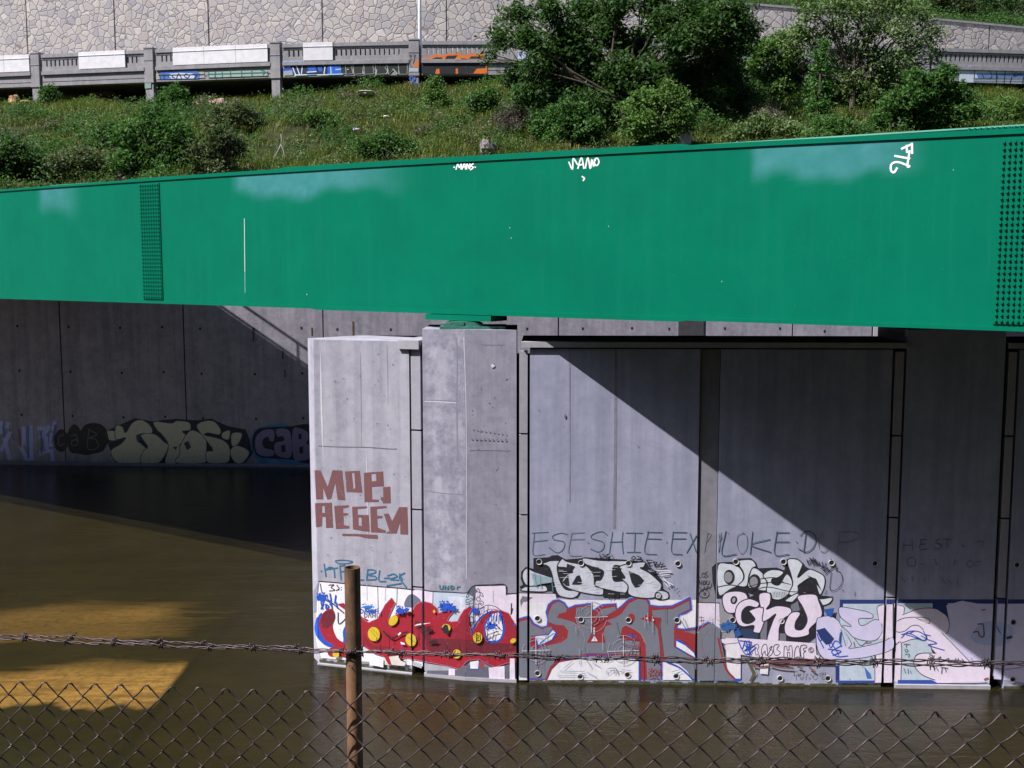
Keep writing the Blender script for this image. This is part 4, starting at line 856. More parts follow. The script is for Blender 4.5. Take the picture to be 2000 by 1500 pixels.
for _ in range(26): x, y = hr.uniform(922, 1000), hr.uniform(670, 1120); g.disc((.12, .11, .14), x, y, hr.uniform(.6, 1.5), hr.uniform(.6, 1.8), 0, 7, .3)
for _ in range(44): x, y = hr.uniform(640, 795), hr.uniform(690, 1100); g.disc((.15, .14, .18), x, y, hr.uniform(.5, 1.1), hr.uniform(.6, 1.6), 0, 7, .3)
for _ in range(18): x, y = hr.uniform(1045, 1690), hr.uniform(700, 1060); g.disc((.17, .17, .24), x, y, hr.uniform(.5, 1.3), hr.uniform(.8, 2.4), 0, 7, .3)
g.disc((.13, .13, .19), 1104, 813, 1.8, 4.5); g.disc((.62, .6, .66), 963, 714, 3.4, 3.6, 0, 9, .2)
for k in range(9): g.disc((.17, .16, .20), 922+k*8.2, 857+k*.3, 2.2, 1.5, .2, 7, .3); g.disc((.20, .19, .23), 924+k*8, 838+k*1.2, 2, 1.3, .2, 7, .3)
g.build('weather_stains', pier)

# small black scribble on the joint strip
g = Paint(['joint', 'panelB']); g.strokes(BLK, 5, R4, "105,490 112,520 130,520|150,480 165,500 150,520 135,500 150,480|185,470 165,485 190,505 165,525|205,492 206,494|115,540 110,585|112,545 130,580 135,545|150,555 145,580 165,575 160,550 150,555|180,545 172,570 192,580 200,550|115,600 140,640 160,600|190,595 170,620 215,600 220,570|120,640 112,670 140,692 180,690 198,660 180,630 145,620 120,640|150,655 165,650 165,668 150,668|195,600 210,625")
g.build('painted_lettering', pier, 'small black scribbled tag on the brown joint strip')

# white and black BLOCK bubble letters with the pale pink letters below
g = Paint(['joint', 'panelB', 'strip3'])
g.poly(BLK, R4("222,432 262,392 400,384 440,356 560,352 604,392 622,440 680,438 780,434 846,458 868,362 952,354 1012,398 1032,428 1192,508 1198,600 1150,672 1268,686 1246,748 1172,768 1060,740 800,742 520,650 300,702 262,702 228,560"))
for l in ("272,420 362,400 442,420 490,480 490,540 442,592 380,622 282,668", "442,388 500,366 572,372 602,420 572,440 542,500 522,592 446,592 496,536 492,470", "572,440 622,450 682,512 696,582 690,632 620,628 562,616 532,592 546,502", "662,502 722,456 802,456 840,480 792,520 742,532 742,570 802,582 862,492 902,522 916,582 882,662 802,712 722,692 692,632 700,560",
          "872,372 952,362 1002,402 992,442 962,522 1052,452 1112,462 1190,512 1190,602 1150,668 1112,562 1072,522 1002,562 962,602 1022,652 962,682 886,662 918,580 905,500", "852,720 1002,642 1142,702 1258,692 1236,740 1172,762 1140,740 1000,735"):
    g.poly((.64, .67, .74), smooth(R4(l), True, 4), wear=.4); g.stroke(BLK, 2.1, R4(l), True, True)
for (x, y, a, b, a2, b2) in ((370, 515, 47, 63, 36, 46), (590, 556, 52, 66, 35, 46)):
    q = R4([(x, y)])[0]; g.disc(BLK, *q, a/4.41, b/4.41); g.disc((.27, .26, .31), q[0]-1.5, q[1]+.4, a2/4.41, b2/4.41)
g.strokes(BLK, 5, R4, "272,600 380,582 520,600 640,570 800,560 900,578|560,640 700,600 900,640 1100,640|640,530 760,520 840,560|1000,560 1080,600 1130,660"); g.poly(BLK, R4("962,600 1000,575 1022,630 990,690 960,660")); g.poly(BLK, R4("1040,500 1120,530 1170,640 1140,600 1090,540"))
for k in range(9): g.stroke((.25, .25, .32), .7, R4([(745+k*14, 640), (750+k*14, 690)]), False)
g.strokes(BLK, 7, R4, "1040,365 1060,410 1080,370 1040,385|1095,345 1090,400 1115,360 1100,420|1130,380 1120,415 1150,410 1145,385|1170,385 1185,430 1205,395|1160,440 1220,435 1180,460 1240,455|1200,490 1260,440 1300,430 1290,460|1240,380 1250,360|1060,350 1180,430"); g.strokes(BLK, 5, R4, "1250,470 1240,622 1310,612 1346,545 1330,478 1290,455|1210,630 1195,660|1455,640 1452,676|1345,625 1355,635")
# pale pink lower letters
g.poly((.30, .29, .32), R4("290,740 420,740 420,1040 290,1040")); g.poly(BLK, R4("300,690 340,640 430,622 535,650 545,690 620,650 730,648 745,720 900,740 960,680 1000,650 1120,655 1180,760 1180,860 1130,1010 1040,1080 700,1082 560,1000 430,940 400,840 330,810")); g.poly(GREY, R4("640,880 700,880 690,1060 640,1060")); g.poly(GREY, R4("800,1000 860,1000 860,1075 800,1075")); g.poly(GREY, R4("900,760 960,720 980,800 905,830"))
g.poly((.02, .04, .10), R4("410,960 560,960 620,1000 620,1080 460,1060 420,1010"))
PK = (.76, .66, .80)
for l in ("310,702 342,652 432,636 512,656 530,722 482,762 432,816 372,826 330,792", "420,832 452,742 542,702 626,736 606,776 532,766 482,812 482,892 532,916 592,882 562,832 548,802 662,772 682,852 642,982 612,996 576,982 582,932 492,942 442,912", "630,662 720,656 722,740 692,792 782,762 892,780 902,832 842,872 802,952 790,1075 696,1066 742,902 772,832 702,882 656,892 666,782 640,772",
          "956,692 1002,666 1112,666 1142,722 1172,832 1122,902 1062,962 1052,1012 942,1036 862,1012 846,932 892,832 952,812 982,832 942,902 942,962 1002,962 1042,882 1002,772"):
    g.poly(PK, smooth(R4(l), True, 4), wear=.25); g.stroke((.03, .015, .05), 2.0, R4(l), True, True)
q = R4([(410, 712)])[0]; g.disc(BLK, *q, 6.5, 8, .3); g.disc((.35, .34, .42), *q, 3, 5, .3)
# box, pillar and lettering under it
g.poly(PK, R4("290,1040 470,1040 800,1062 1112,1085 1122,1182 1182,1217 720,1226 470,1182 468,1392 342,1382 336,1092 292,1070")); g.poly(WHITE, R4("346,1086 456,1082 462,1382 378,1384 352,1282")); g.strokes(BLK, 5, R4, "290,1042 335,1045|336,1092 456,1080|320,1130 340,1150 340,1280"); g.poly(WHITE, R4("640,1250 712,1236 702,1352 634,1345")); g.poly((.10, .09, .04), R4("490,1200 540,1230 600,1340 590,1370 560,1412 540,1412 570,1350 540,1280")); g.poly(CREAM, R4("540,1226 560,1240 608,1345 596,1372 602,1340"))
for l in ("520,1090 530,1180 570,1170 555,1135 580,1110 520,1090", "590,1100 610,1090 625,1110 615,1140 620,1175 598,1180 590,1100", "650,1180 655,1110 690,1095 700,1180 680,1180 678,1150", "740,1110 715,1130 745,1150 730,1185 700,1190", "760,1180 790,1185 810,1160 780,1135 800,1100 770,1095 750,1120", "845,1115 842,1205 870,1200 870,1165 890,1165 892,1205 912,1200 908,1110 885,1112 885,1140 868,1140 865,1112", "930,1205 940,1130 965,1110 980,1200 960,1200", "990,1205 985,1110 1030,1100 1035,1120 1010,1128 1010,1145 1030,1150 1010,1165 1012,1200"):
    g.stroke(BLK, 1.1, R4(l), True, True)
a, b = R4([(1075, 1142)])[0]; g.stroke(BLK, 1, [(a+5*math.cos(t), b+5*math.sin(t)) for t in np.linspace(0, 6.3, 16)], False); g.stroke(BLK, 1, [(a+2.4*math.cos(t), b+2.4*math.sin(t)) for t in np.linspace(.6, 5.6, 10)], False)
g.strokes(BLUE, 8, R4, "445,1050 480,1130 510,1060 540,1150 560,1070|460,1060 560,1080 500,1150 590,1100|470,1120 520,1180 600,1120|540,1060 545,1190|430,930 425,960 465,950|330,930 360,900 400,950|500,1090 560,1185"); g.splat((.02, .12, .38), *R4([(360, 940)])[0], 14, 9, 41, 2, 30); g.poly((.02, .09, .3), R4("405,985 450,960 480,1010 430,1035"))
g.strokes((.24, .10, .08), 16, R4, "560,1250 640,1240 740,1235|570,1270 640,1285 700,1280|720,1270 800,1290 910,1300|960,1285 1000,1300|1060,1290 1110,1330|840,1260 900,1270", wear=.6); g.poly((.16, .05, .06), R4("720,1232 860,1226 1280,1222 1280,1260 900,1250 740,1262")); g.strokes((.06, .05, .05), 5, R4, "905,1330 960,1328|930,1330 928,1370|960,1345 970,1370 990,1350 962,1352|1010,1335 1012,1370|1030,1350 1050,1352 1035,1370|1070,1345 1090,1370 1110,1350|1150,1345 1170,1340 1172,1360 1152,1362 1150,1345|1185,1335 1180,1352 1202,1350|1200,1335 1198,1365")
g.poly(GREY, R4("95,1000 200,905 292,955 292,1040 318,1150 345,1300 430,1404 95,1404")); g.stroke(SRED, 4, R4("276,1042 300,1150 340,1300 430,1404")); g.poly(BLUE, R4("400,1395 470,1385 470,1412 420,1412"))
# pale snaking shape on the right of the panel
g.poly(PALEB, R4("1322,712 1770,712 1770,1418 1286,1418 1286,1225 1322,1100")); g.poly(DBLUE, R4("1320,706 1770,708 1770,742 1348,742 1348,862 1320,862")); g.poly(DBLUE, R4("1284,1272 1318,1272 1318,1412 1284,1412")); g.poly((.02, .06, .34), R4("1286,1402 1650,1402 1650,1422 1286,1422")); g.poly(PK, R4("1628,1180 1692,1160 1692,1420 1622,1420")); g.poly(PK, R4("1690,742 1770,742 1770,1420 1690,1420"))
for l in ("1120,892 1162,856 1232,848 1302,882 1342,950 1420,1080 1400,1125 1560,1102 1702,1062 1775,1030 1775,1130 1602,1190 1442,1215 1242,1222 1172,1202 1122,1102", "1310,800 1332,770 1442,786 1562,812 1606,842 1590,866 1502,866 1482,882 1492,922 1532,926 1612,880 1662,886 1682,922 1682,990 1632,1052 1542,1060 1442,1032 1392,982 1342,930 1420,935 1332,862"):
    g.poly(LAV, smooth(R4(l), True, 4), wear=.2); g.stroke((.04, .03, .08), 1.3, R4(l), True, True)
g.poly((.50, .55, .66), R4("1320,960 1345,950 1392,1030 1380,1110 1300,1090")); g.poly(PK, R4("1642,770 1702,746 1775,746 1775,1030 1650,1052 1686,990 1686,920 1655,880")); g.strokes((.04, .03, .08), 5, R4, "1655,880 1642,770 1702,746 1770,744|1620,1180 1622,1400|1330,960 1370,1100|1440,1030 1500,1100 1560,1060"); g.strokes((.25, .16, .2), 9, R4, "1440,1070 1450,1110|1540,1080 1590,1075")
g.strokes(BLUE, 9, R4, "1125,1000 1150,1060 1200,1010 1240,1120 1280,1060 1330,1100 1250,1150 1300,1195 1388,1190|1220,1130 1330,1150 1260,1185|1330,985 1320,1050 1335,1110|1140,1040 1180,1120|1250,1080 1310,1180"); g.poly(DBLUE, R4("1118,968 1190,948 1270,1040 1240,1082 1200,1092 1150,1036")); g.poly((.02, .09, .36), R4("1178,790 1272,778 1262,830 1242,858 1206,832")); g.poly((.05, .16, .5), R4("1530,1282 1582,1342 1592,1382 1552,1382")); g.poly((.02, .06, .3), R4("1318,1000 1338,980 1332,1080 1312,1060"))
g.strokes((.05, .05, .12), 4, R4, "1485,1205 1520,1290|1500,1240 1540,1260|1400,1390 1410,1385")
g.build('painted_lettering', pier, 'white BLOCK bubble letters over pale pink OGHY letters and a pale snaking shape')

# painted band on the far column and last panel
g = Paint(['strip3', 'col2', 'strip4', 'panelC'])
g.poly(DBLUE, R5("370,708 1700,708 1700,746 370,746")); g.poly(PALEB, R5("480,742 1000,742 1000,980 1290,1250 1290,1428 480,1428")); g.poly(DBLUE, R5("800,742 930,742 945,900 915,960 880,860 800,800")); g.poly(PK, R5("340,742 480,742 480,1380 340,1380"))
g.poly((.64, .58, .86), R5("918,760 1052,720 1192,745 1290,746 1700,746 1700,1440 1400,1400 1290,1390 1100,1240 1000,1120 930,995 945,905"), wear=.2); g.poly((.46, .50, .76), R5("1130,1020 1250,900 1450,920 1500,1020 1400,1110 1200,1090"), sm=True)
for l in ("485,746 552,772 556,832 692,786 832,790 922,852 946,922 930,992 912,1006 1002,1122 1122,1246 1290,1290 1290,1412 852,1432 792,1396 702,1352 642,1272 652,1202 702,1176 792,1170 790,1130 742,1052 642,1050 532,1102 526,1402 455,1422 440,1120 480,1002 470,962 470,760",):
    g.poly(PK, R5(l), wear=.2)
g.strokes((.04, .03, .08), 6, R5, "485,752 552,772 552,830|540,842 692,788 832,790 920,850 944,920 932,985 910,1004|880,998 1000,1120 1120,1244|475,905 560,868 700,862 770,880 772,915 740,905 660,870|475,960 500,990 560,980 620,935 680,935 720,970|530,1085 640,1048 720,1060 752,1052 745,1010|470,1110 530,1090 526,1400|792,1170 700,1172 650,1200 640,1275 700,1350 790,1392 820,1402|780,1090 800,1165 830,1170|560,752 610,790|850,1430 1100,1435 1270,1425")
g.poly((.04, .03, .08), R5("790,1125 828,1172 795,1168")); g.poly((.55, .5, .5), R5("680,872 740,880 770,912 740,912")); g.poly((.02, .06, .34), R5("500,1402 790,1402 850,1432 850,1440 500,1436"))
g.strokes(BLUE, 7, R5, "530,1040 590,985 680,985 745,1030 720,1062 650,1035 570,1010|530,1010 600,1000 700,1050|600,1000 640,980|720,980 745,1040 700,1020|750,1050 835,1085 760,1100 900,1145|740,1010 780,1020"); g.strokes((.06, .14, .18), 5, R5, "550,1092 605,1096|575,1094 572,1118|560,1135 565,1160 590,1150 570,1135|560,1180 600,1180 590,1205|550,1300 565,1340|585,1305 590,1345|605,1320 615,1345")
g.strokes((.05, .05, .10), 6, R5, "770,1180 800,1195 760,1230 830,1220|830,1225 870,1200 850,1240 900,1235|900,1230 940,1215 930,1245 1010,1240|1000,1215 980,1250|1020,1215 1015,1250 1040,1245|1050,1220 1080,1250|810,1290 815,1320|830,1290 845,1320|870,1290 930,1300|880,1290 875,1345|905,1295 915,1330")
g.strokes((.16, .10, .12), 11, R5, "1150,990 1190,985 1205,1025 1240,1022 1235,925|1190,920 1230,918"); g.strokes((.16, .10, .12), 9, R5, "1340,920 1380,995|1220,800 1250,795"); g.strokes((.05, .04, .06), 22, R5, "1440,1040 1475,1030"); g.strokes((.3, .08, .1), 14, R5, "1245,1395 1275,1385")
g.strokes((.18, .16, .3), 5, R5, "1180,1270 1300,1290 1420,1310 1580,1290|1130,1210 1140,1230")
g.build('painted_mural', pier, 'pale pink and lavender swirls under a dark blue band on the far column')

# round sockets left by form ties
M['socket'] = plain('socket_concrete', (.52, .50, .50), .9, 0, .2)
def socket(fac, px, py, r=.046):
    p0, t, L, n = FAC[fac]; d = ray(px, py); k = ((p0-CAM[:2])@n)/(d[:2]@n); P = CAM+d*k; N = 16
    mb = MB(); rings = [(r, .000), (r, .0185), (r*.96, .0185), (r*.78, .0115)]
    vs = []
    for rr, o in rings:
        for j in range(N): a = 2*math.pi*j/N; q = P[:2]+t*rr*math.cos(a)+n*o; vs.append((q[0], q[1], P[2]+rr*math.sin(a)))
    mb.add(vs, [(b*N+j, b*N+(j+1) % N, (b+1)*N+(j+1) % N, (b+1)*N+j) for b in range(3) for j in range(N)])
    mb.add(vs[3*N:], [tuple(range(N))], 1); mb.build('tie_socket', [M['socket'], M['dark']], pier)
for fac, pts in (('panelA', ((1053, 1097), (1135, 1099.5), (1227.5, 1100), (1324, 1100.6), (1050, 1207.6), (1134.6, 1210), (1227.6, 1210.6), (1322, 1211), (1050, 1314.8), (1133.5, 1321), (1225.7, 1317.5), (1320.5, 1320))),
                 ('panelB', ((1437, 1097), (1530, 1097), (1624, 1099), (1709, 1100), (1431, 1210.6), (1526, 1212.4), (1620, 1214), (1705, 1215), (1428, 1323), (1523.5, 1324.6), (1617, 1324.6), (1697.6, 1325.7))), ('panelC', ((1986, 1103), (1978.8, 1215), (1977.5, 1327)))):
    for p in pts: socket(fac, *p)

# graffiti on the far wall under the bridge
FAC['far'] = (fwp(-20)+np.array([FD[1], -FD[0]])*.0, FD, 30.0, np.array([FD[1], -FD[0]]))
R4z = reg(0, 560, 3.226)
g = Paint(['far'], .0006, .004)
g.poly((.012, .016, .03), R4z("690,900 850,828 960,848 1100,832 1250,842 1330,830 1430,876 1550,900 1600,1040 1545,1112 730,1112 655,930"))
YL = (.50, .48, .36)
for l in ("665,915 725,910 742,962 690,966", "730,880 770,880 792,920 832,860 882,838 932,860 962,905 940,932 892,925 862,960 902,1000 932,1040 882,1108 742,1108 700,1035 762,990 792,950 730,960", "890,932 972,928 1032,975 1062,1010 1002,1108 890,1108 900,1040 932,1010 905,968", "972,850 1082,860 1112,845 1192,855 1200,902 1150,912 1190,952 1132,1000 1170,1040 1120,1108 1042,1108 1062,1000 1022,932 988,900", "1135,1006 1202,905 1292,950 1302,1040 1292,1108 1112,1108 1135,1050", "1240,880 1292,845 1352,850 1392,900 1380,932 1312,920 1292,935 1392,960 1442,1000 1450,1060 1430,1108 1312,1108 1302,1040 1342,1030 1302,970", "1402,920 1450,905 1442,962 1402,952", "1462,925 1526,925 1502,990 1462,1002", "1450,1040 1492,1000 1572,1040 1532,1108 1482,1108"):
    g.poly(YL, smooth(R4z(l), True, 3), wear=.4); g.stroke((.03, .06, .10), 1.4, R4z(l), True, True)
g.poly((.03, .06, .10), R4z("858,935 884,925 880,985 866,975")); g.poly((.03, .06, .10), R4z("1160,985 1185,970 1205,1010 1180,1030")); g.poly((.03, .06, .10), R4z("1090,1010 1120,1005 1110,1030"))
g.build('painted_lettering', farwall, 'pale yellow wild letters on a dark ground')
g = Paint(['far'], .0006, .004); LB = (.30, .33, .62)
for x, y, rx, ry in ((385, 970, 46, 72), (470, 960, 50, 92), (590, 955, 95, 100), (540, 1000, 100, 60)):
    a, b = R4z([(x, y)])[0]; g.disc((.010, .010, .012), a, b, rx/3.226, ry/3.226, 0, 20, .03)
g.strokes((.10, .08, .09), 7, R4z, "400,930 370,950 375,1000 405,990|450,940 480,935 490,990 455,1000 455,970 485,965|560,900 555,1020 620,1010 600,960 560,955 610,930 560,900")
g.build('painted_lettering', farwall, 'black bubble letters CAB')
g = Paint(['far'], .0006, .004)
g.strokes(LB, 26, R4z, "5,855 5,920|50,860 45,885|62,920 10,1030|30,960 60,1080|140,890 150,880 150,1000 125,1000 175,1090|195,880 200,1085|240,890 290,895 310,880|300,900 255,950|290,950 300,1040 255,1050|345,855 335,900|330,930 320,1000|325,1030 335,1095", False); g.strokes((.05, .14, .28), 10, R4z, "20,880 25,940|75,930 90,960|180,880 178,1080|260,910 262,1050|350,870 330,980"); g.strokes((.2, .04, .05), 7, R4z, "120,900 130,1010")
g.build('painted_lettering', farwall, 'pale violet-blue letter strokes')
g = Paint(['far'], .0006, .004); PB = (.20, .17, .30)
g.poly((.06, .20, .42), R4z("1570,980 1600,900 1680,870 1800,862 1830,880 1950,885 1950,1115 1640,1112 1590,1060")); g.poly(BLK, R4z("1590,960 1620,900 1690,885 1830,880 1960,880 1960,1100 1840,1090 1760,1085 1640,1075 1600,1030"), sm=True)
for l in ("1725,905 1660,905 1612,950 1612,1030 1650,1065 1720,1065 1720,1030 1665,1015 1655,965 1690,945 1700,970 1725,970", "1740,900 1800,895 1832,930 1835,1070 1760,1070 1730,1040 1735,985 1790,970 1780,940 1750,945", "1845,900 1900,895 1940,920 1945,960 1930,985 1955,1010 1950,1080 1900,1095 1850,1080"): g.poly(PB, smooth(R4z(l), True, 3))
g.poly(BLK, R4z("1770,1000 1795,995 1800,1040 1775,1045")); g.poly(BLK, R4z("1880,930 1900,925 1900,960 1880,960")); g.poly(BLK, R4z("1885,1010 1910,1005 1910,1050 1888,1050")); g.poly((.10, .26, .55), R4z("1680,1095 1730,1090 1780,1112 1700,1112"))
g.build('painted_lettering', farwall, 'violet CAB bubble letters with light blue edge')

# white marker tags on the girder
xg0, xg1 = -18., 14.; p0 = np.array([xg0, float(gy(xg0))]); tg_ = gframe(0)[1]; FAC['web'] = (p0, tg_, 40.0, gframe(0)[2])
Z1 = reg(650, 0, 2.857); Z2 = reg(1300, 0, 2.857)
WT = (.82, .82, .84)
g = Paint(['web'], .0003, .003); g.strokes(WT, 7, Z1, "676,932 680,934|688,945 698,915 706,935 718,912 716,944|722,944 735,912 742,944|726,932 742,930|748,944 750,914 764,942 766,914|785,914 770,924 785,934 770,948|794,932 797,934"); g.build('marker_tag', girder, 'small white tag MANS')
g = Paint(['web'], .0003, .003); g.strokes(WT, 8, Z1, "1318,905 1338,945 1342,885 1366,918|1368,940 1388,880 1402,940|1376,922 1400,915|1410,938 1424,880 1438,942 1446,890 1456,930 1462,890|1468,885 1460,910 1474,924 1486,905 1478,884 1466,886|1392,985 1405,995 1398,1008"); g.build('marker_tag', girder, 'white tag NANO')
g = Paint(['web'], .0003, .003); g.strokes(WT, 12, Z2, "1375,800 1376,855|1318,830 1372,805|1345,812 1348,850|1362,842 1350,925 1362,928|1280,870 1362,885|1362,928 1300,905 1262,915 1258,950 1275,962 1292,938"); g.build('marker_tag', girder, 'white sideways tag FTL')
g = Paint(['web'], .0003, .003); g.stroke((.55, .66, .62), 1.1, [(477.5, 427), (477.8, 480), (478.5, 531)], False); g.stroke((.15, .4, .33), 1.2, [(478.5, 531), (479, 572)], False)
for x, y in ((1189, 442), (996, 445), (999, 465), (1140, 348), (1410, 550), (600, 575), (1862, 332)): g.disc((.20, .40, .32), x, y, .9, 1.7, 0, 8, .2)
g.build('paint_scratches', girder, 'pale scratches and chips')

# writing and colour on the road viaduct, one facet per short stretch of its curved front
for i, (a, b) in enumerate(VFAC):
    facet('v%d' % i, voff(a, 0), voff(b+.004, 0), .02)
for j, x in enumerate(postx): p, t, n = vf(x); facet('vp%d' % j, p-t*.245, p+t*.245, .062)
VF = lambda a, b: ['v%d' % i for i, (u, v) in enumerate(VFAC) if v > a and u < b]
Ra = reg(280, 60, 5.0); Rb = reg(640, 60, 5.0); Rc = reg(1700, 60, 6.667)
g = Paint(VF(-19, -11), .0008, .006)
g.poly((.35, .36, .30), Ra("122,420 590,400 600,460 125,475")); g.poly((.05, .14, .5), Ra("165,412 230,395 380,400 420,385 520,390 565,430 540,468 170,475")); g.poly((.55, .60, .72), Ra("250,420 360,412 500,418 500,465 250,468")); g.strokes(BLK, 9, Ra, "160,425 165,470|200,425 205,470|260,425 245,440 265,468|300,430 280,450 310,462|325,468 345,420 375,466|420,420 400,440 430,462 450,440 425,425|480,425 520,430 500,465|150,436 590,428")
g.poly((.30, .42, .36), Ra("630,405 1210,385 1215,440 632,458")); g.poly((.28, .46, .72), Ra("735,330 880,325 960,325 1100,330 1100,345 735,352")); g.strokes((.02, .14, .12), 8, Ra, "640,350 650,325 690,322 690,350|770,350 785,320 810,320 815,348|870,348 900,322 940,330 950,350|980,350 1000,322 1030,345|1050,345 1075,322 1105,345|640,400 640,455|770,395 772,450|850,390 855,448|960,388 962,445|1060,385 1062,440|1150,385 1190,400 1170,430|632,425 1210,408|700,455 705,400")
g.build('painted_lettering', viaduct, 'blue and pale green letters on the beam left of the middle post')
g = Paint(VF(-12, -4.4), .0008, .006)
g.poly((.22, .42, .72), Ra("1335,295 1865,288 1875,325 1950,425 1490,436 1440,370 1345,345")); g.poly((.01, .02, .07), Ra("1345,345 1880,325 1950,405 1900,425 1480,425 1440,350"))
g.poly((.02, .07, .5), Ra("1360,370 1450,360 1470,425 1380,435")); g.poly((.34, .36, .36), Ra("1370,395 1450,385 1462,435 1372,438")); g.poly((.02, .12, .55), Ra("1600,350 1680,345 1690,400 1615,405")); g.poly((.02, .12, .55), Ra("1700,352 1740,350 1750,398 1715,400")); g.poly((.06, .28, .7), Ra("1805,350 1840,348 1845,420 1815,420")); g.poly((.06, .28, .7), Ra("1880,345 1920,345 1935,410 1890,400"))
g.strokes((.7, .75, .85), 9, Ra, "1490,330 1525,425|1555,320 1545,420|1680,310 1665,340|1765,310 1760,340|1775,350 1765,420|1460,360 1490,436|1600,405 1690,400|1480,434 1600,430|1700,432 1940,425", wear=.1); g.strokes((.01, .02, .05), 16, Ra, "1410,310 1500,312|1530,310 1660,305|1690,305 1750,302|1780,305 1850,300")
g.build('painted_lettering', viaduct, 'blue and black VEGA letters right of the middle post')
g = Paint(VF(-9, -4.6), .0008, .006); DKG = (.018, .022, .02); OL = (.42, .45, .38)
for l in ("80,290 170,285 190,320 180,420 60,425 80,350", "170,290 205,288 235,350 245,420 180,425", "245,320 280,285 330,290 350,340 340,420 260,425", "352,300 400,282 440,300 450,420 360,425", "465,285 560,290 590,330 560,360 600,420 470,425", "575,320 620,285 680,285 700,330 690,425 640,380 600,425", "690,330 740,310 780,330 775,425 700,425"):
    g.poly(DKG, Rb(l)); g.stroke(OL, 1.0, Rb(l), False, True, wear=.1)
g.poly((.2, .42, .7), Rb("0,290 70,288 75,330 0,335")); g.poly((.02, .12, .6), Rb("0,345 125,340 140,420 0,430")); g.strokes((.45, .65, .85), 10, Rb, "30,350 35,425|0,428 145,424|80,380 130,375"); g.strokes(OL, 9, Rb, "250,380 255,415|345,395 350,420|480,380 475,420|590,390 575,420|640,375 680,420|190,380 205,378", wear=.1)
g.build('painted_lettering', viaduct, 'dark green letters outlined in pale grey')
g = Paint(['vp6']+VF(-4.9, 2), .0008, .006); ORG = (.72, .17, .02)
g.poly(ORG, Rb("842,325 905,268 1000,262 1040,235 1140,240 1150,225 1300,220 1320,245 1390,222 1545,232 1560,420 900,420 900,355 845,358")); g.poly((.012, .013, .016), Rb("905,300 1010,278 1060,258 1125,262 1095,310 1120,312 1165,245 1270,240 1215,312 1265,315 1300,268 1350,270 1335,310 1355,312 1400,250 1520,252 1470,310 1500,312 1540,300 1545,365 1455,370 1420,418 1275,420 1270,368 1250,368 1250,420 1095,420 1090,370 1060,375 1050,420 900,420")); g.poly(ORG, Rb("1420,418 1440,395 1560,398 1560,420")); g.strokes((.5, .14, .05), 6, Rb, "1480,300 1500,270 1520,265")
g.build('painted_lettering', viaduct, 'black and orange letters right of the lamp post')
g = Paint(VF(1, 9), .0008, .006); g.poly((.55, .58, .75), Rb("1720,200 1990,190 1990,300 1740,310")); g.poly((.60, .63, .72), Rb("1560,380 1880,372 1880,412 1560,415")); g.poly((.10, .15, .5), Rb("1740,330 1880,325 1880,380 1740,385")); g.strokes((.1, .2, .6), 10, Rb, "1760,220 1790,290 1830,230 1850,300|1880,210 1900,300"); g.build('painted_patch', viaduct, 'pale lilac and blue paint behind the tree')
g = Paint(VF(19, 40), .0008, .006)
g.poly((.60, .66, .78), Rc("1070,470 1310,455 1360,490 1640,480 1680,485 2060,478 2060,690 1150,670 1160,560")); g.poly((.13, .22, .42), Rc("1380,560 2060,548 2060,620 1400,620")); g.poly((.10, .14, .40), Rc("1140,470 1260,455 1300,520 1190,500")); g.poly((.02, .03, .05), Rc("760,480 920,380 1000,440 1060,540 920,680 740,640")); g.poly((.12, .18, .5), Rc("780,560 880,545 870,600 790,590"))
g.strokes((.012, .015, .03), 10, Rc, "1360,490 1350,620|1500,490 1560,540 1580,600 1540,630|1640,480 1640,680|1760,485 1745,600 1740,680|1860,485 1850,545|1840,600 1815,680|1900,540 1860,590 1960,560|1990,600 1980,690|1450,560 1470,610|1640,560 1650,610|1850,510 1950,500 2000,520|1340,625 2060,630|1340,655 2060,660")
g.build('painted_lettering', viaduct, 'pale blue and white letters with black lines at the far right end')
g = Paint(['vp6'], .0008, .004); g.strokes((.03, .13, .5), 12, Rb, "800,450 830,455 835,540 870,570|850,450 840,500 890,545|800,470 805,455|870,520 895,525|850,565 880,560"); g.strokes((.08, .08, .1), 6, Rb, "800,235 820,240 805,255 795,240|835,230 860,240 840,255|815,270 800,320 830,360|850,260 835,320"); g.poly((.40, .48, .48), Rb("792,365 885,362 888,400 792,402")); g.build('marker_tag', viaduct, 'blue tag on the post below the lamp')
g = Paint(['vp4'], .0008, .004); g.poly((.25, .36, .33), Ra("12,500 75,495 75,560 15,565"), wear=.7); g.build('marker_tag', viaduct, 'faded green paint on the post')
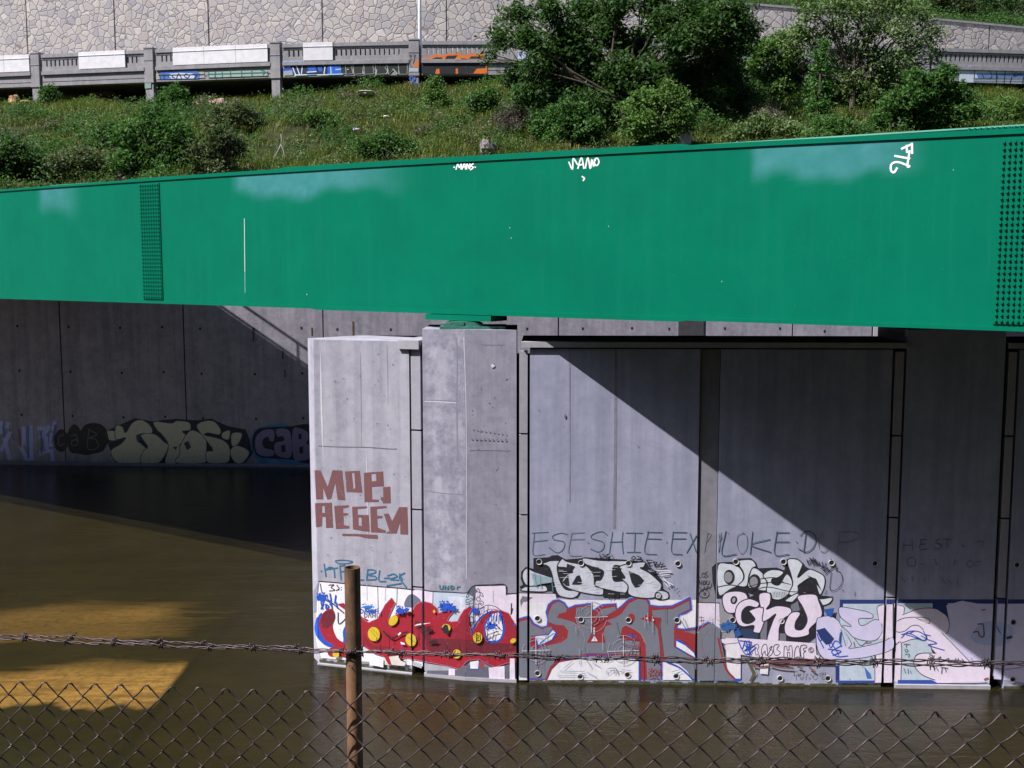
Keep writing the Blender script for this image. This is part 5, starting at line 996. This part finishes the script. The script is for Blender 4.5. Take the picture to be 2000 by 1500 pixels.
# ------------------------------------------------------------------ vegetation
def hillhit(px, py):
    d = ray(px, py); lo, hi = 33/d[1], 62/d[1]
    for t in np.linspace(lo, hi, 400):
        P = CAM+d*t
        if P[2] <= hillz(P[0], P[1]) and P[1] > FW0[1]+(P[0]-FW0[0])/FD[0]*FD[1]+.9: return P
    return CAM+d*hi
LM = {'dark': leafmat('dark_leaves', [(0.020, 0.056, 0.015), (0.037, 0.098, 0.022), (0.062, 0.138, 0.035), (0.027, 0.075, 0.020), (0.125, 0.200, 0.062)]),
      'leafy': leafmat('mid_green_leaves', [(0.031, 0.091, 0.020), (0.056, 0.147, 0.028), (0.084, 0.196, 0.042), (0.042, 0.112, 0.028), (0.126, 0.224, 0.070)]),
      'light': leafmat('light_green_leaves', [(0.065, 0.156, 0.026), (0.111, 0.221, 0.039), (0.156, 0.260, 0.058), (0.078, 0.169, 0.039), (0.208, 0.299, 0.104)]),
      'olive': leafmat('grey_olive_leaves', [(0.054, 0.078, 0.030), (0.096, 0.120, 0.048), (0.144, 0.162, 0.072), (0.066, 0.090, 0.036), (0.312, 0.312, 0.204)]),
      'pale': leafmat('pale_green_leaves', [(0.078, 0.143, 0.039), (0.130, 0.208, 0.058), (0.182, 0.260, 0.091), (0.091, 0.156, 0.052), (0.312, 0.364, 0.195)]),
      'dry': leafmat('dry_brush', [(.10, .075, .072), (.14, .11, .10), (.07, .05, .05), (.17, .135, .11)], .15),
      'ivy': leafmat('ivy_leaves', [(0.036, 0.132, 0.024), (0.060, 0.180, 0.036), (0.096, 0.228, 0.048), (0.132, 0.264, 0.072)])}
M['bark'] = plain('bark', (.085, .065, .05), .9, 0, .5, 8); M['twig'] = plain('pale_twig', (.30, .26, .21), .9, 0, .3, 8)
def leaves(r, centers, n_per, spread, size, up=.35, aspect=2.2):
    "rhombic folded leaves scattered round twig centres"
    C_ = np.repeat(centers, n_per, 0)+r.normal(0, 1, (len(centers)*n_per, 3))*np.array([1, 1, .8])*spread
    k = len(C_); nrm_ = r.normal(0, 1, (k, 3)); nrm_[:, 2] = np.abs(nrm_[:, 2])+up; nrm_[:, 1] -= .25; nrm_ /= np.linalg.norm(nrm_, axis=1)[:, None]
    a = np.cross(nrm_, r.normal(0, 1, (k, 3))); a /= np.linalg.norm(a, axis=1)[:, None]; b = np.cross(nrm_, a)
    L = size*r.uniform(.6, 1.35, k)[:, None]; W = L/aspect*r.uniform(.8, 1.2, k)[:, None]
    V = np.stack([C_-a*L*.5, C_+b*W*.5+nrm_*W*.12, C_+a*L*.5-nrm_*L*.10, C_-b*W*.5+nrm_*W*.12], 1).reshape(-1, 3)
    return V, np.arange(k*4).reshape(-1, 4)
def blob_points(r, blobs, n):
    w_ = np.array([b[3]**2.2 for b in blobs]); idx = r.choice(len(blobs), n, p=w_/w_.sum()); B_ = np.array([b[:4] for b in blobs])[idx]
    v = r.normal(0, 1, (n, 3)); v /= np.linalg.norm(v, axis=1)[:, None]; rad = r.uniform(.15, 1, n)**.45
    lump = (1+.30*np.sin(v[:, 0]*5+idx*1.7)*np.cos(v[:, 2]*6+idx))*np.where(r.uniform(0, 1, n) < .14, r.uniform(1.0, 1.5, n), 1)
    return B_[:, :3]+v*(rad*lump*B_[:, 3])[:, None]*np.array([1, .85, .85])
def tree(name, label, cat, base, blobs, n_tw, n_per, size, key, seed, spread=.16, trunk_r=.16, group=None, limbs=True, aspect=2.2, lean=(0, 0)):
    r = np.random.default_rng(seed); base = np.array(base, float)
    root = thing(name, label, cat, base, group); pts = blob_points(r, blobs, n_tw)
    V, F = leaves(r, pts, n_per, spread, size, aspect=aspect); npmesh('crown', V, F, LM[key], root)
    mb = MB(); cen = np.array([b[:3] for b in blobs]); mid_ = cen.mean(0); fork = base+(mid_-base)*.42+[lean[0], lean[1], 0]
    if limbs:
        mb.tube([base-[0, 0, .3], base+(fork-base)*.5+r.normal(0, .08, 3), fork], [trunk_r*1.2, trunk_r, trunk_r*.8], 8)
        for c in cen:
            m1 = fork+(c-fork)*.5+r.normal(0, .18, 3)+[0, 0, .1]
            mb.tube([fork-(fork-base)*.08, m1, c], [trunk_r*.55, trunk_r*.34, trunk_r*.13], 6)
            for _ in range(4):
                e = c+r.normal(0, .5, 3)*np.linalg.norm(c-fork)*.35; mb.tube([m1+(c-m1)*r.uniform(.2, .9), (c+e)/2+r.normal(0, .08, 3), e], [trunk_r*.14, trunk_r*.09, trunk_r*.03], 4)
    else:
        for c in pts[r.choice(len(pts), min(22, len(pts)), replace=False)]:
            mb.tube([base+r.normal(0, .06, 3)*[1, 1, 0]-[0, 0, .15], (base+c)/2+r.normal(0, .12, 3), c], [.022, .016, .007], 4)
    mb.build('trunk' if limbs else 'stems', M['bark'] if limbs else M['twig'], root)
    return root
def px_blobs(Y, spec, jy=.8, seed=0):
    r = np.random.default_rng(seed); o = []
    for x, y, rad in spec:
        yy = Y+r.uniform(-jy, jy); P = at(x, y, yy); o.append((*P, rad*yy/FPX))
    return o
# the two large trees in front of the viaduct
bA = hillhit(1225, 262)
tree('dark_tree', 'big dense dark green tree hiding the middle of the viaduct', 'tree', bA, px_blobs(bA[1]+1.6, [(985, 70, 24), (1010, 30, 24), (1035, 78, 28), (958, 105, 13), (1070, 18, 28), (1105, 62, 32), (1150, 22, 34), (1130, 98, 34), (1075, 112, 32), (1040, 134, 24), (1003, 152, 20), (1190, 62, 34), (1205, 15, 30), (1242, 92, 34), (1292, 42, 32), (1270, 0, 30), (1332, 82, 34), (1342, 25, 32), (1390, 52, 40), (1432, 30, 34), (1402, 112, 38), (1442, 86, 28), (1464, 58, 20), (1424, 142, 28), (1372, 5, 30),
     (1100, 165, 44), (1150, 152, 48), (1212, 150, 50), (1262, 150, 42), (1320, 145, 38), (1080, 208, 42), (1140, 218, 44), (1200, 208, 46), (1250, 205, 40), (1362, 155, 38), (1300, 195, 40), (1030, 185, 26), (1380, 195, 34)], 1.7, 1), 6200, 10, .20, 'dark', 11, .19, .17)
bB = hillhit(1662, 222)
tree('loose_tree', 'airy pale green tree whose stone-wall backdrop shows through its thin crown', 'tree', bB, px_blobs(bB[1]+1.0, [(1545, 95, 24), (1565, 60, 22), (1600, 75, 26), (1590, 25, 26), (1570, -5, 24), (1640, 50, 28), (1625, 10, 26), (1680, 20, 28), (1690, 70, 30), (1720, 40, 28), (1725, 0, 28), (1760, 60, 28), (1770, 20, 26), (1800, 40, 22), (1795, 90, 24), (1825, 65, 18), (1655, 110, 30), (1610, 130, 28), (1710, 120, 34), (1755, 115, 28), (1665, 160, 34), (1720, 165, 34), (1775, 150, 32), (1630, 185, 28), (1690, 195, 28), (1830, 110, 16), (1750, 190, 26), (1560, 140, 24)], 1.2, 2), 1750, 9, .18, 'pale', 12, .19, .11, lean=(-.1, 0))
bC = hillhit(1598, 246)
tree('ivy_stump', 'upright tree stump wrapped in bright green ivy left of the airy tree', 'tree', bC, px_blobs(bC[1]+.2, [(1602, 232, 20), (1600, 205, 24), (1603, 172, 24), (1606, 140, 22), (1602, 112, 18), (1606, 90, 13)], .2, 3), 330, 9, .11, 'ivy', 13, .09, .14, aspect=1.4)
# shrubs on the bank, each built from its own clumps: px centre/base, list of (x, y, r) clumps
SH = [('leafy_shrub', 'dark green shrub left of the large dark shrub, half hidden by twigs', (215, 300), [(200, 265, 24), (222, 255, 22), (225, 290, 24), (190, 290, 22)], 260, .13, 'leafy', 'shrub'),
      ('leafy_shrub', 'large dark green leafy shrub on the bank below the second viaduct post', (300, 345), [(250, 270, 34), (300, 245, 40), (345, 265, 38), (280, 310, 40), (330, 315, 40), (240, 320, 28), (372, 295, 26)], 620, .15, 'leafy', 'shrub'),
      ('twiggy_shrub', 'grey-olive twiggy shrub with pale leaves right of the large dark shrub', (420, 350), [(400, 300, 34), (430, 330, 32), (395, 340, 26), (452, 285, 26), (425, 262, 24)], 420, .13, 'olive', 'shrub'),
      ('low_shrub', 'rounded olive shrub with a dark hollow under it, below the pink rock', (450, 262), [(430, 225, 24), (462, 222, 26), (495, 230, 20), (412, 245, 16)], 260, .13, 'olive', 'shrub'),
      ('dark_shrub', 'dark bluish green shrub at the left edge, just above the girder', (30, 345), [(15, 295, 34), (55, 310, 32), (20, 335, 30), (75, 340, 24), (-20, 310, 30)], 420, .13, 'dark', 'shrub'),
      ('twiggy_shrub', 'pale twiggy shrub above the left buffed patch of the girder', (160, 360), [(120, 320, 26), (160, 312, 30), (200, 325, 28), (145, 345, 26), (190, 350, 24)], 400, .12, 'olive', 'shrub'),
      ('leafy_shrub', 'dark green bush under the viaduct beside the second post', (336, 214), [(322, 192, 17), (345, 182, 20), (352, 200, 17), (318, 210, 12)], 210, .13, 'leafy', 'shrub'),
      ('leafy_shrub', 'small bush in the shade beside the leftmost full viaduct post', (97, 206), [(95, 182, 16), (104, 192, 14), (88, 196, 12)], 150, .13, 'leafy', 'shrub'),
      ('tall_weed', 'thin tall weed reaching up in front of the viaduct beam', (176, 200), [(170, 150, 12), (185, 142, 9), (176, 168, 13), (160, 168, 8), (195, 152, 7)], 70, .13, 'leafy', 'weed'),
      ('upright_shrub', 'upright bright green shrub right of the post with the blue tag', (852, 212), [(846, 160, 11), (850, 180, 16), (862, 195, 20), (840, 200, 16)], 200, .12, 'light', 'shrub'),
      ('low_shrub', 'low dark brownish shrub touching the girder above the small white tag at its left', (752, 312), [(720, 285, 26), (755, 275, 28), (790, 290, 24), (740, 302, 24)], 300, .11, 'leafy', 'shrub'),
      ('leafy_shrub', 'mid green shrub at the left foot of the big dark tree', (1100, 285), [(1060, 240, 30), (1110, 225, 36), (1145, 250, 34), (1090, 268, 28), (1150, 275, 26)], 430, .15, 'leafy', 'shrub'),
      ('leafy_shrub', 'full light green shrub in front of the big dark tree, right of its trunk', (1285, 288), [(1255, 205, 36), (1300, 195, 38), (1330, 220, 32), (1250, 245, 36), (1300, 245, 40), (1312, 250, 24), (1260, 275, 26)], 620, .15, 'light', 'shrub'),
      ('leafy_shrub', 'green shrub with a tall shoot between the big dark tree and the ivy stump', (1435, 236), [(1410, 195, 24), (1440, 180, 24), (1426, 152, 12), (1470, 190, 26), (1400, 215, 20), (1450, 212, 24)], 380, .14, 'leafy', 'shrub'),
      ('leafy_shrub', 'yellow-green shrub spilling over the viaduct left of the ivy stump', (1515, 215), [(1500, 95, 24), (1530, 80, 22), (1485, 110, 20), (1520, 130, 26), (1545, 120, 22), (1520, 170, 26), (1495, 150, 18), (1470, 130, 20), (1560, 70, 18), (1540, 150, 24), (1560, 180, 22)], 640, .15, 'light', 'shrub'),
      ('low_shrub', 'low yellow-green shrub just above the girder below the ivy stump', (1500, 278), [(1450, 260, 22), (1490, 245, 26), (1530, 255, 24), (1560, 268, 20), (1425, 272, 14)], 330, .13, 'pale', 'shrub'),
      ('leafy_shrub', 'broad leafy shrub under the right part of the airy tree', (1790, 262), [(1750, 200, 30), (1790, 190, 32), (1835, 205, 30), (1770, 235, 30), (1820, 240, 30), (1870, 225, 22), (1720, 235, 22), (1830, 160, 26), (1870, 185, 24), (1790, 155, 24), (1900, 215, 20), (1850, 135, 16)], 800, .16, 'leafy', 'shrub'),
      ('leafy_shrub', 'small leafy shrub at the foot of the airy tree above the large buffed patch', (1640, 270), [(1610, 245, 22), (1645, 250, 22), (1680, 258, 20), (1620, 265, 18)], 260, .14, 'leafy', 'shrub'),
      ('grass_clump', 'bright green tall grass clump above the right splice plate of the girder', (1965, 252), [(1935, 225, 20), (1965, 210, 22), (1995, 215, 24), (2020, 225, 24), (1960, 240, 20)], 330, .30, 'light', 'grass clump'),
      ('dry_brush', 'dry brown brush on the bank left of the big dark tree', (995, 262), [(985, 232, 20), (1008, 225, 20), (995, 250, 20)], 260, .15, 'dry', 'brush'),
      ('dry_brush', 'grey dry brush between the low yellow-green shrub and the airy tree', (1500, 262), [(1490, 225, 16), (1512, 235, 16), (1520, 250, 14)], 150, .14, 'dry', 'brush'),
      ('low_shrub', 'small bright green clump on the bank under the dark lettering', (622, 246), [(610, 228, 11), (632, 226, 13), (650, 232, 9)], 120, .10, 'light', 'shrub'),
      ('low_shrub', 'green shrub on the slope at the left edge of the big dark tree', (945, 225), [(930, 200, 20), (955, 190, 20), (945, 212, 18)], 210, .12, 'leafy', 'shrub')]
for i, (nm, lab, (bx, by), cl, n, sz, key, cat) in enumerate(SH):
    b = hillhit(bx, min(by, 352 if bx < 500 else by)); bl = px_blobs(b[1]-.1, cl, .35, 40+i)
    bl = [(x, y, max(z, hillz(x, y)-.1), r_) for x, y, z, r_ in bl]
    tree(nm, lab, cat, (b[0], b[1], float(hillz(b[0], b[1]))), bl, int(n*1.9), 9, sz, key, 60+i, .10, .05, 'shrubs on the river bank', limbs=False, aspect=8 if key == 'dry' or nm == 'grass_clump' else 2.1)
for i, (lab, Yo, cl) in enumerate((('dark bush above the stone wall in the top right corner', 4.5, [(1950, -5, 34), (2000, 2, 30), (1915, -12, 28), (2050, 0, 40)]), ('grey-green bush above the stone wall left of the corner bush', 3.2, [(1870, 2, 22), (1840, -8, 24), (1895, 10, 16)]), ('low bush on top of the stone wall behind the airy tree', 2.5, [(1700, -8, 26), (1650, -14, 26), (1755, -4, 22)]))):
    xw = {0: 31., 1: 27., 2: 22.}[i]; yy = float(vyx(xw))+11+Yo; bl = px_blobs(yy, cl, .4, i); b = np.mean([q[:3] for q in bl], 0)
    tree('hill_bush', lab, 'shrub', (b[0], b[1], b[2]-1.0), bl, 420, 9, .2, ('dark', 'olive', 'leafy')[i], 90+i, .16, .05, 'bushes above the stone wall', limbs=False)

# grass and low ground cover, too many to count
def scatter(n, seed, x0=-27, x1=31):
    r = np.random.default_rng(seed); x = r.uniform(x0, x1, n); u = r.uniform(0, 1, n)**.9
    y0_ = FW0[1]+(x-FW0[0])/FD[0]*FD[1]+1.2; y = y0_+(vyx(x)+1.2-y0_)*u; return r, x, y
def blades(name, n, k, hmin, hmax, wid, cols, seed, thr, trans=.3):
    r, x, y = scatter(n, seed); f = fbm(x, y, .45, seed+1)+r.normal(0, .25, n); keep = f > thr; x, y, f = x[keep], y[keep], f[keep]; m = len(x)
    X = np.repeat(x, k)+r.normal(0, .10, m*k); Y = np.repeat(y, k)+r.normal(0, .10, m*k); Z = hillz(X, Y)-.02
    h = r.uniform(hmin, hmax, m*k)*np.repeat(np.clip(.7+.4*f, .5, 1.3), k); a = r.uniform(0, 6.283, m*k); ln = r.uniform(.2, 1.3, m*k)
    dx, dy = np.cos(a), np.sin(a); w_ = wid*r.uniform(.6, 1.4, m*k)
    b0 = np.stack([X-dy*w_, Y+dx*w_, Z], 1); b1 = np.stack([X+dy*w_, Y-dx*w_, Z], 1)
    m0 = np.stack([X+dx*h*ln*.3-dy*w_*.8, Y+dy*h*ln*.3+dx*w_*.8, Z+h*.6], 1); m1 = np.stack([X+dx*h*ln*.3+dy*w_*.8, Y+dy*h*ln*.3-dx*w_*.8, Z+h*.6], 1)
    t = np.stack([X+dx*h*ln, Y+dy*h*ln, Z+h*.8], 1); V = np.stack([b0, b1, m1, m0, t], 1).reshape(-1, 3); q = np.arange(m*k)[:, None]*5
    F = np.concatenate([q+[0, 1, 2], q+[0, 2, 3], q+[3, 2, 4]])
    o = npmesh(name, V, F, leafmat(name+'_blades', cols, trans)); o['kind'] = 'stuff'; return o
tag(blades('grass', 19000, 11, .18, .6, .010, [(.10, .145, .022), (.17, .215, .036), (.26, .25, .06), (.13, .18, .028), (.30, .26, .10)], 21, -.7), 'tall green spring grass covering the river bank', 'grass')
tag(blades('dry_grass', 3600, 8, .2, .55, .012, [(.17, .14, .06), (.22, .18, .08), (.13, .12, .045), (.25, .22, .12)], 25, .0), 'patches of yellowing dry grass on the bank', 'grass')
r_, x_, y_ = scatter(4500, 31); f_ = fbm(x_, y_, .5, 77); kk = f_ > -.3; cx_ = np.stack([x_[kk], y_[kk], hillz(x_[kk], y_[kk])+r_.uniform(.05, .32, kk.sum())], 1)
Vg, Fg = leaves(r_, cx_, 13, .16, .10); o = npmesh('ground_cover', Vg, Fg, LM['leafy']); o['kind'] = 'stuff'; tag(o, 'low leafy weeds and creepers spread over the bank', 'ground cover')
r_, x_, y_ = scatter(2600, 33); f_ = fbm(x_, y_, .5, 99); kk = f_ > 0.05; cx_ = np.stack([x_[kk], y_[kk], hillz(x_[kk], y_[kk])+r_.uniform(.1, .4, kk.sum())], 1)
Vg, Fg = leaves(r_, cx_, 13, .17, .11); o = npmesh('ground_cover', Vg, Fg, LM['olive']); o['kind'] = 'stuff'; tag(o, 'greyish olive scrub spread over the bank', 'ground cover')
# scrub: overlapping low mounds that read as one tangled mass
def scrub(n, seed, key, label, thr, rmin, rmax, size, yfrac=1.0, dens=26):
    r, x, y = scatter(n, seed); f = fbm(x, y, .38, seed)+np.clip((-6-x)*.05, -.5, .6); y0_ = FW0[1]+(x-FW0[0])/FD[0]*FD[1]+1.2; u = (y-y0_)/(vyx(x)-y0_)
    kk = (f > thr) & (u < yfrac); x, y = x[kk], y[kk]; cs = []
    for a, b in zip(x, y):
        rad = r.uniform(rmin, rmax); m_ = int(dens*(rad/.5)**2); q = r.normal(0, 1, (m_, 3)); q /= np.linalg.norm(q, axis=1)[:, None]; q[:, 2] = np.abs(q[:, 2])
        q *= (rad*r.uniform(.55, 1.15, m_))[:, None]; cs.append(np.stack([a+q[:, 0], b+q[:, 1], float(hillz(a, b))+q[:, 2]*r.uniform(.7, 1.3)-.05], 1))
    Vg, Fg = leaves(r, np.concatenate(cs), 8, .09, size); o = npmesh('ground_cover', Vg, Fg, LM[key]); o['kind'] = 'stuff'; tag(o, label, 'ground cover')
scrub(300, 41, 'leafy', 'tangled dark green scrub in rounded clumps over the bank', -.15, .3, 1.0, .12)
scrub(190, 42, 'olive', 'tangled olive scrub with pale leaf tips over the lower bank', -.15, .35, .95, .11, .75)
scrub(190, 43, 'pale', 'yellow-green weedy clumps scattered over the bank', -.05, .25, .7, .10)
scrub(120, 46, 'light', 'bright green leafy clumps dotted over the bank', .1, .2, .6, .11)
scrub(130, 44, 'dry', 'purplish brown dead weeds among the green of the bank', .1, .25, .6, .13)
scrub(150, 47, 'dark', 'deep green bushy clumps on the lower left of the bank', .25, .4, 1.0, .12, .8)
# upper slope greenery above the stone wall
n = 5000; r = np.random.default_rng(55); x = r.uniform(12, 48, n); y = vyx(x)+11.4+r.uniform(0, 6, n); z = swtop(x)-.15+(y-vyx(x)-11.05)*.5
Vg, Fg = leaves(r, np.stack([x, y, z+.1], 1), 6, .2, .14); o = npmesh('ground_cover', Vg, Fg, LM['leafy']); o['kind'] = 'stuff'; tag(o, 'green weeds on the slope above the stone wall', 'ground cover')

# rocks, rubble and litter
def rock(name, label, px, py, wpx_, hpx, col, seed, cat='rock', sink=.35, flat=1.0, lift=0, group='rocks along the foot of the viaduct', Pp=None):
    P = hillhit(px, py+3) if Pp is None else Pp; P = P-ray(px, py)/np.linalg.norm(ray(px, py))*.35; lift = lift+.12; k = P[1]/FPX; a, c = wpx_*k/2, hpx*k; r = np.random.default_rng(seed); mb = MB(); N, Mm = 12, 8; vs = []
    for i in range(Mm+1):
        th = math.pi*i/Mm
        for j in range(N):
            ph = 2*math.pi*j/N; v = np.array([math.sin(th)*math.cos(ph), math.sin(th)*math.sin(ph), math.cos(th)])
            q = 1+.20*math.sin(3*v[0]+seed)+.16*math.sin(5*v[1]*flat+seed*2+v[2]*4)+(r.uniform(-.07, .07) if 0 < i < Mm else 0)
            w_ = np.sign(v)*np.abs(v)**.8*q; vs.append((P[0]+w_[0]*a, P[1]+.1+w_[1]*a*.7, P[2]+lift+c*.5*(1-sink)+w_[2]*c*.62))
    mb.add(vs, [(i*N+j, (i+1)*N+j, (i+1)*N+(j+1) % N, i*N+(j+1) % N) for i in range(Mm) for j in range(N)])
    o = mb.build(name, plain('rock_'+name, col, .9, 0, .45, 4)); tag(o, label, cat, group)
rock('orange_rock', 'rounded orange-tan rock left of the leftmost full viaduct post', 26, 205, 24, 17, (.55, .33, .16), 1)
rock('orange_rock', 'flat orange rubble between the rounded orange rock and the post', 48, 208, 26, 10, (.50, .27, .15), 2)
rock('tan_rock', 'long low tan rock at the left end of the rubble heap under the viaduct', 146, 194, 46, 9, (.52, .42, .30), 3)
rock('orange_rock', 'orange-brown rock in the middle of the rubble heap under the viaduct', 190, 194, 34, 13, (.46, .25, .14), 4)
rock('grey_rock', 'purplish grey slab on the right end of the rubble heap', 208, 188, 34, 11, (.34, .26, .26), 5)
rock('pink_rock', 'rounded pink-brown rock under the viaduct between second and third posts', 424, 208, 34, 13, (.42, .26, .24), 6)
rock('tan_rock', 'small tan rock left of the rounded pink rock', 384, 208, 14, 9, (.45, .33, .19), 7)
rock('tan_rock', 'long pale slab lying under the viaduct left of the blue-tagged post', 716, 186, 44, 7, (.46, .42, .36), 8)
rock('grey_rock', 'rounded grey rubble lump just above the girder top near the small white tag', 954, 302, 34, 24, (.27, .23, .24), 9)
rock('pale_slab', 'tilted pale pinkish stone slab standing on the girder edge under the light green shrub', 1336, 288, 28, 36, (.50, .42, .41), 10, 'stone slab', .3, .6)
rock('orange_scrap', 'small orange-red scrap lying in the grass below the third post', 508, 226, 8, 6, (.5, .16, .07), 14, 'litter', .2, 1, .25, 'litter on the bank')
rock('white_scrap', 'small white scrap of litter half way up the slope', 754, 246, 11, 3, (.8, .8, .8), 15, 'litter', .2, 1, .3, 'litter on the bank')
rock('white_scrap', 'pale lilac scrap of litter low on the slope left of the dark low shrub', 696, 272, 12, 4, (.62, .58, .72), 16, 'litter', .2, 1, .3, 'litter on the bank')
P = hillhit(545, 318); kx = P[1]/FPX
st = thing('pale_branch', 'forked white broken branch standing in the grass above the girder', 'branch', P)
mb = MB(); f0 = at(549, 282, P[1]-.3)
for a, b in (((549, 262), (549, 282)), ((549, 282), (535, 308)), ((549, 282), (556, 308))): mb.tube([at(*a, P[1]-.3), (at(*a, P[1]-.3)+at(*b, P[1]-.35))/2+[.02, 0, .01], at(*b, P[1]-.35)], [.024, .02, .014], 6)
mb.build('branch', plain('dead_wood', (.45, .41, .36), .8, 0, .3), st)
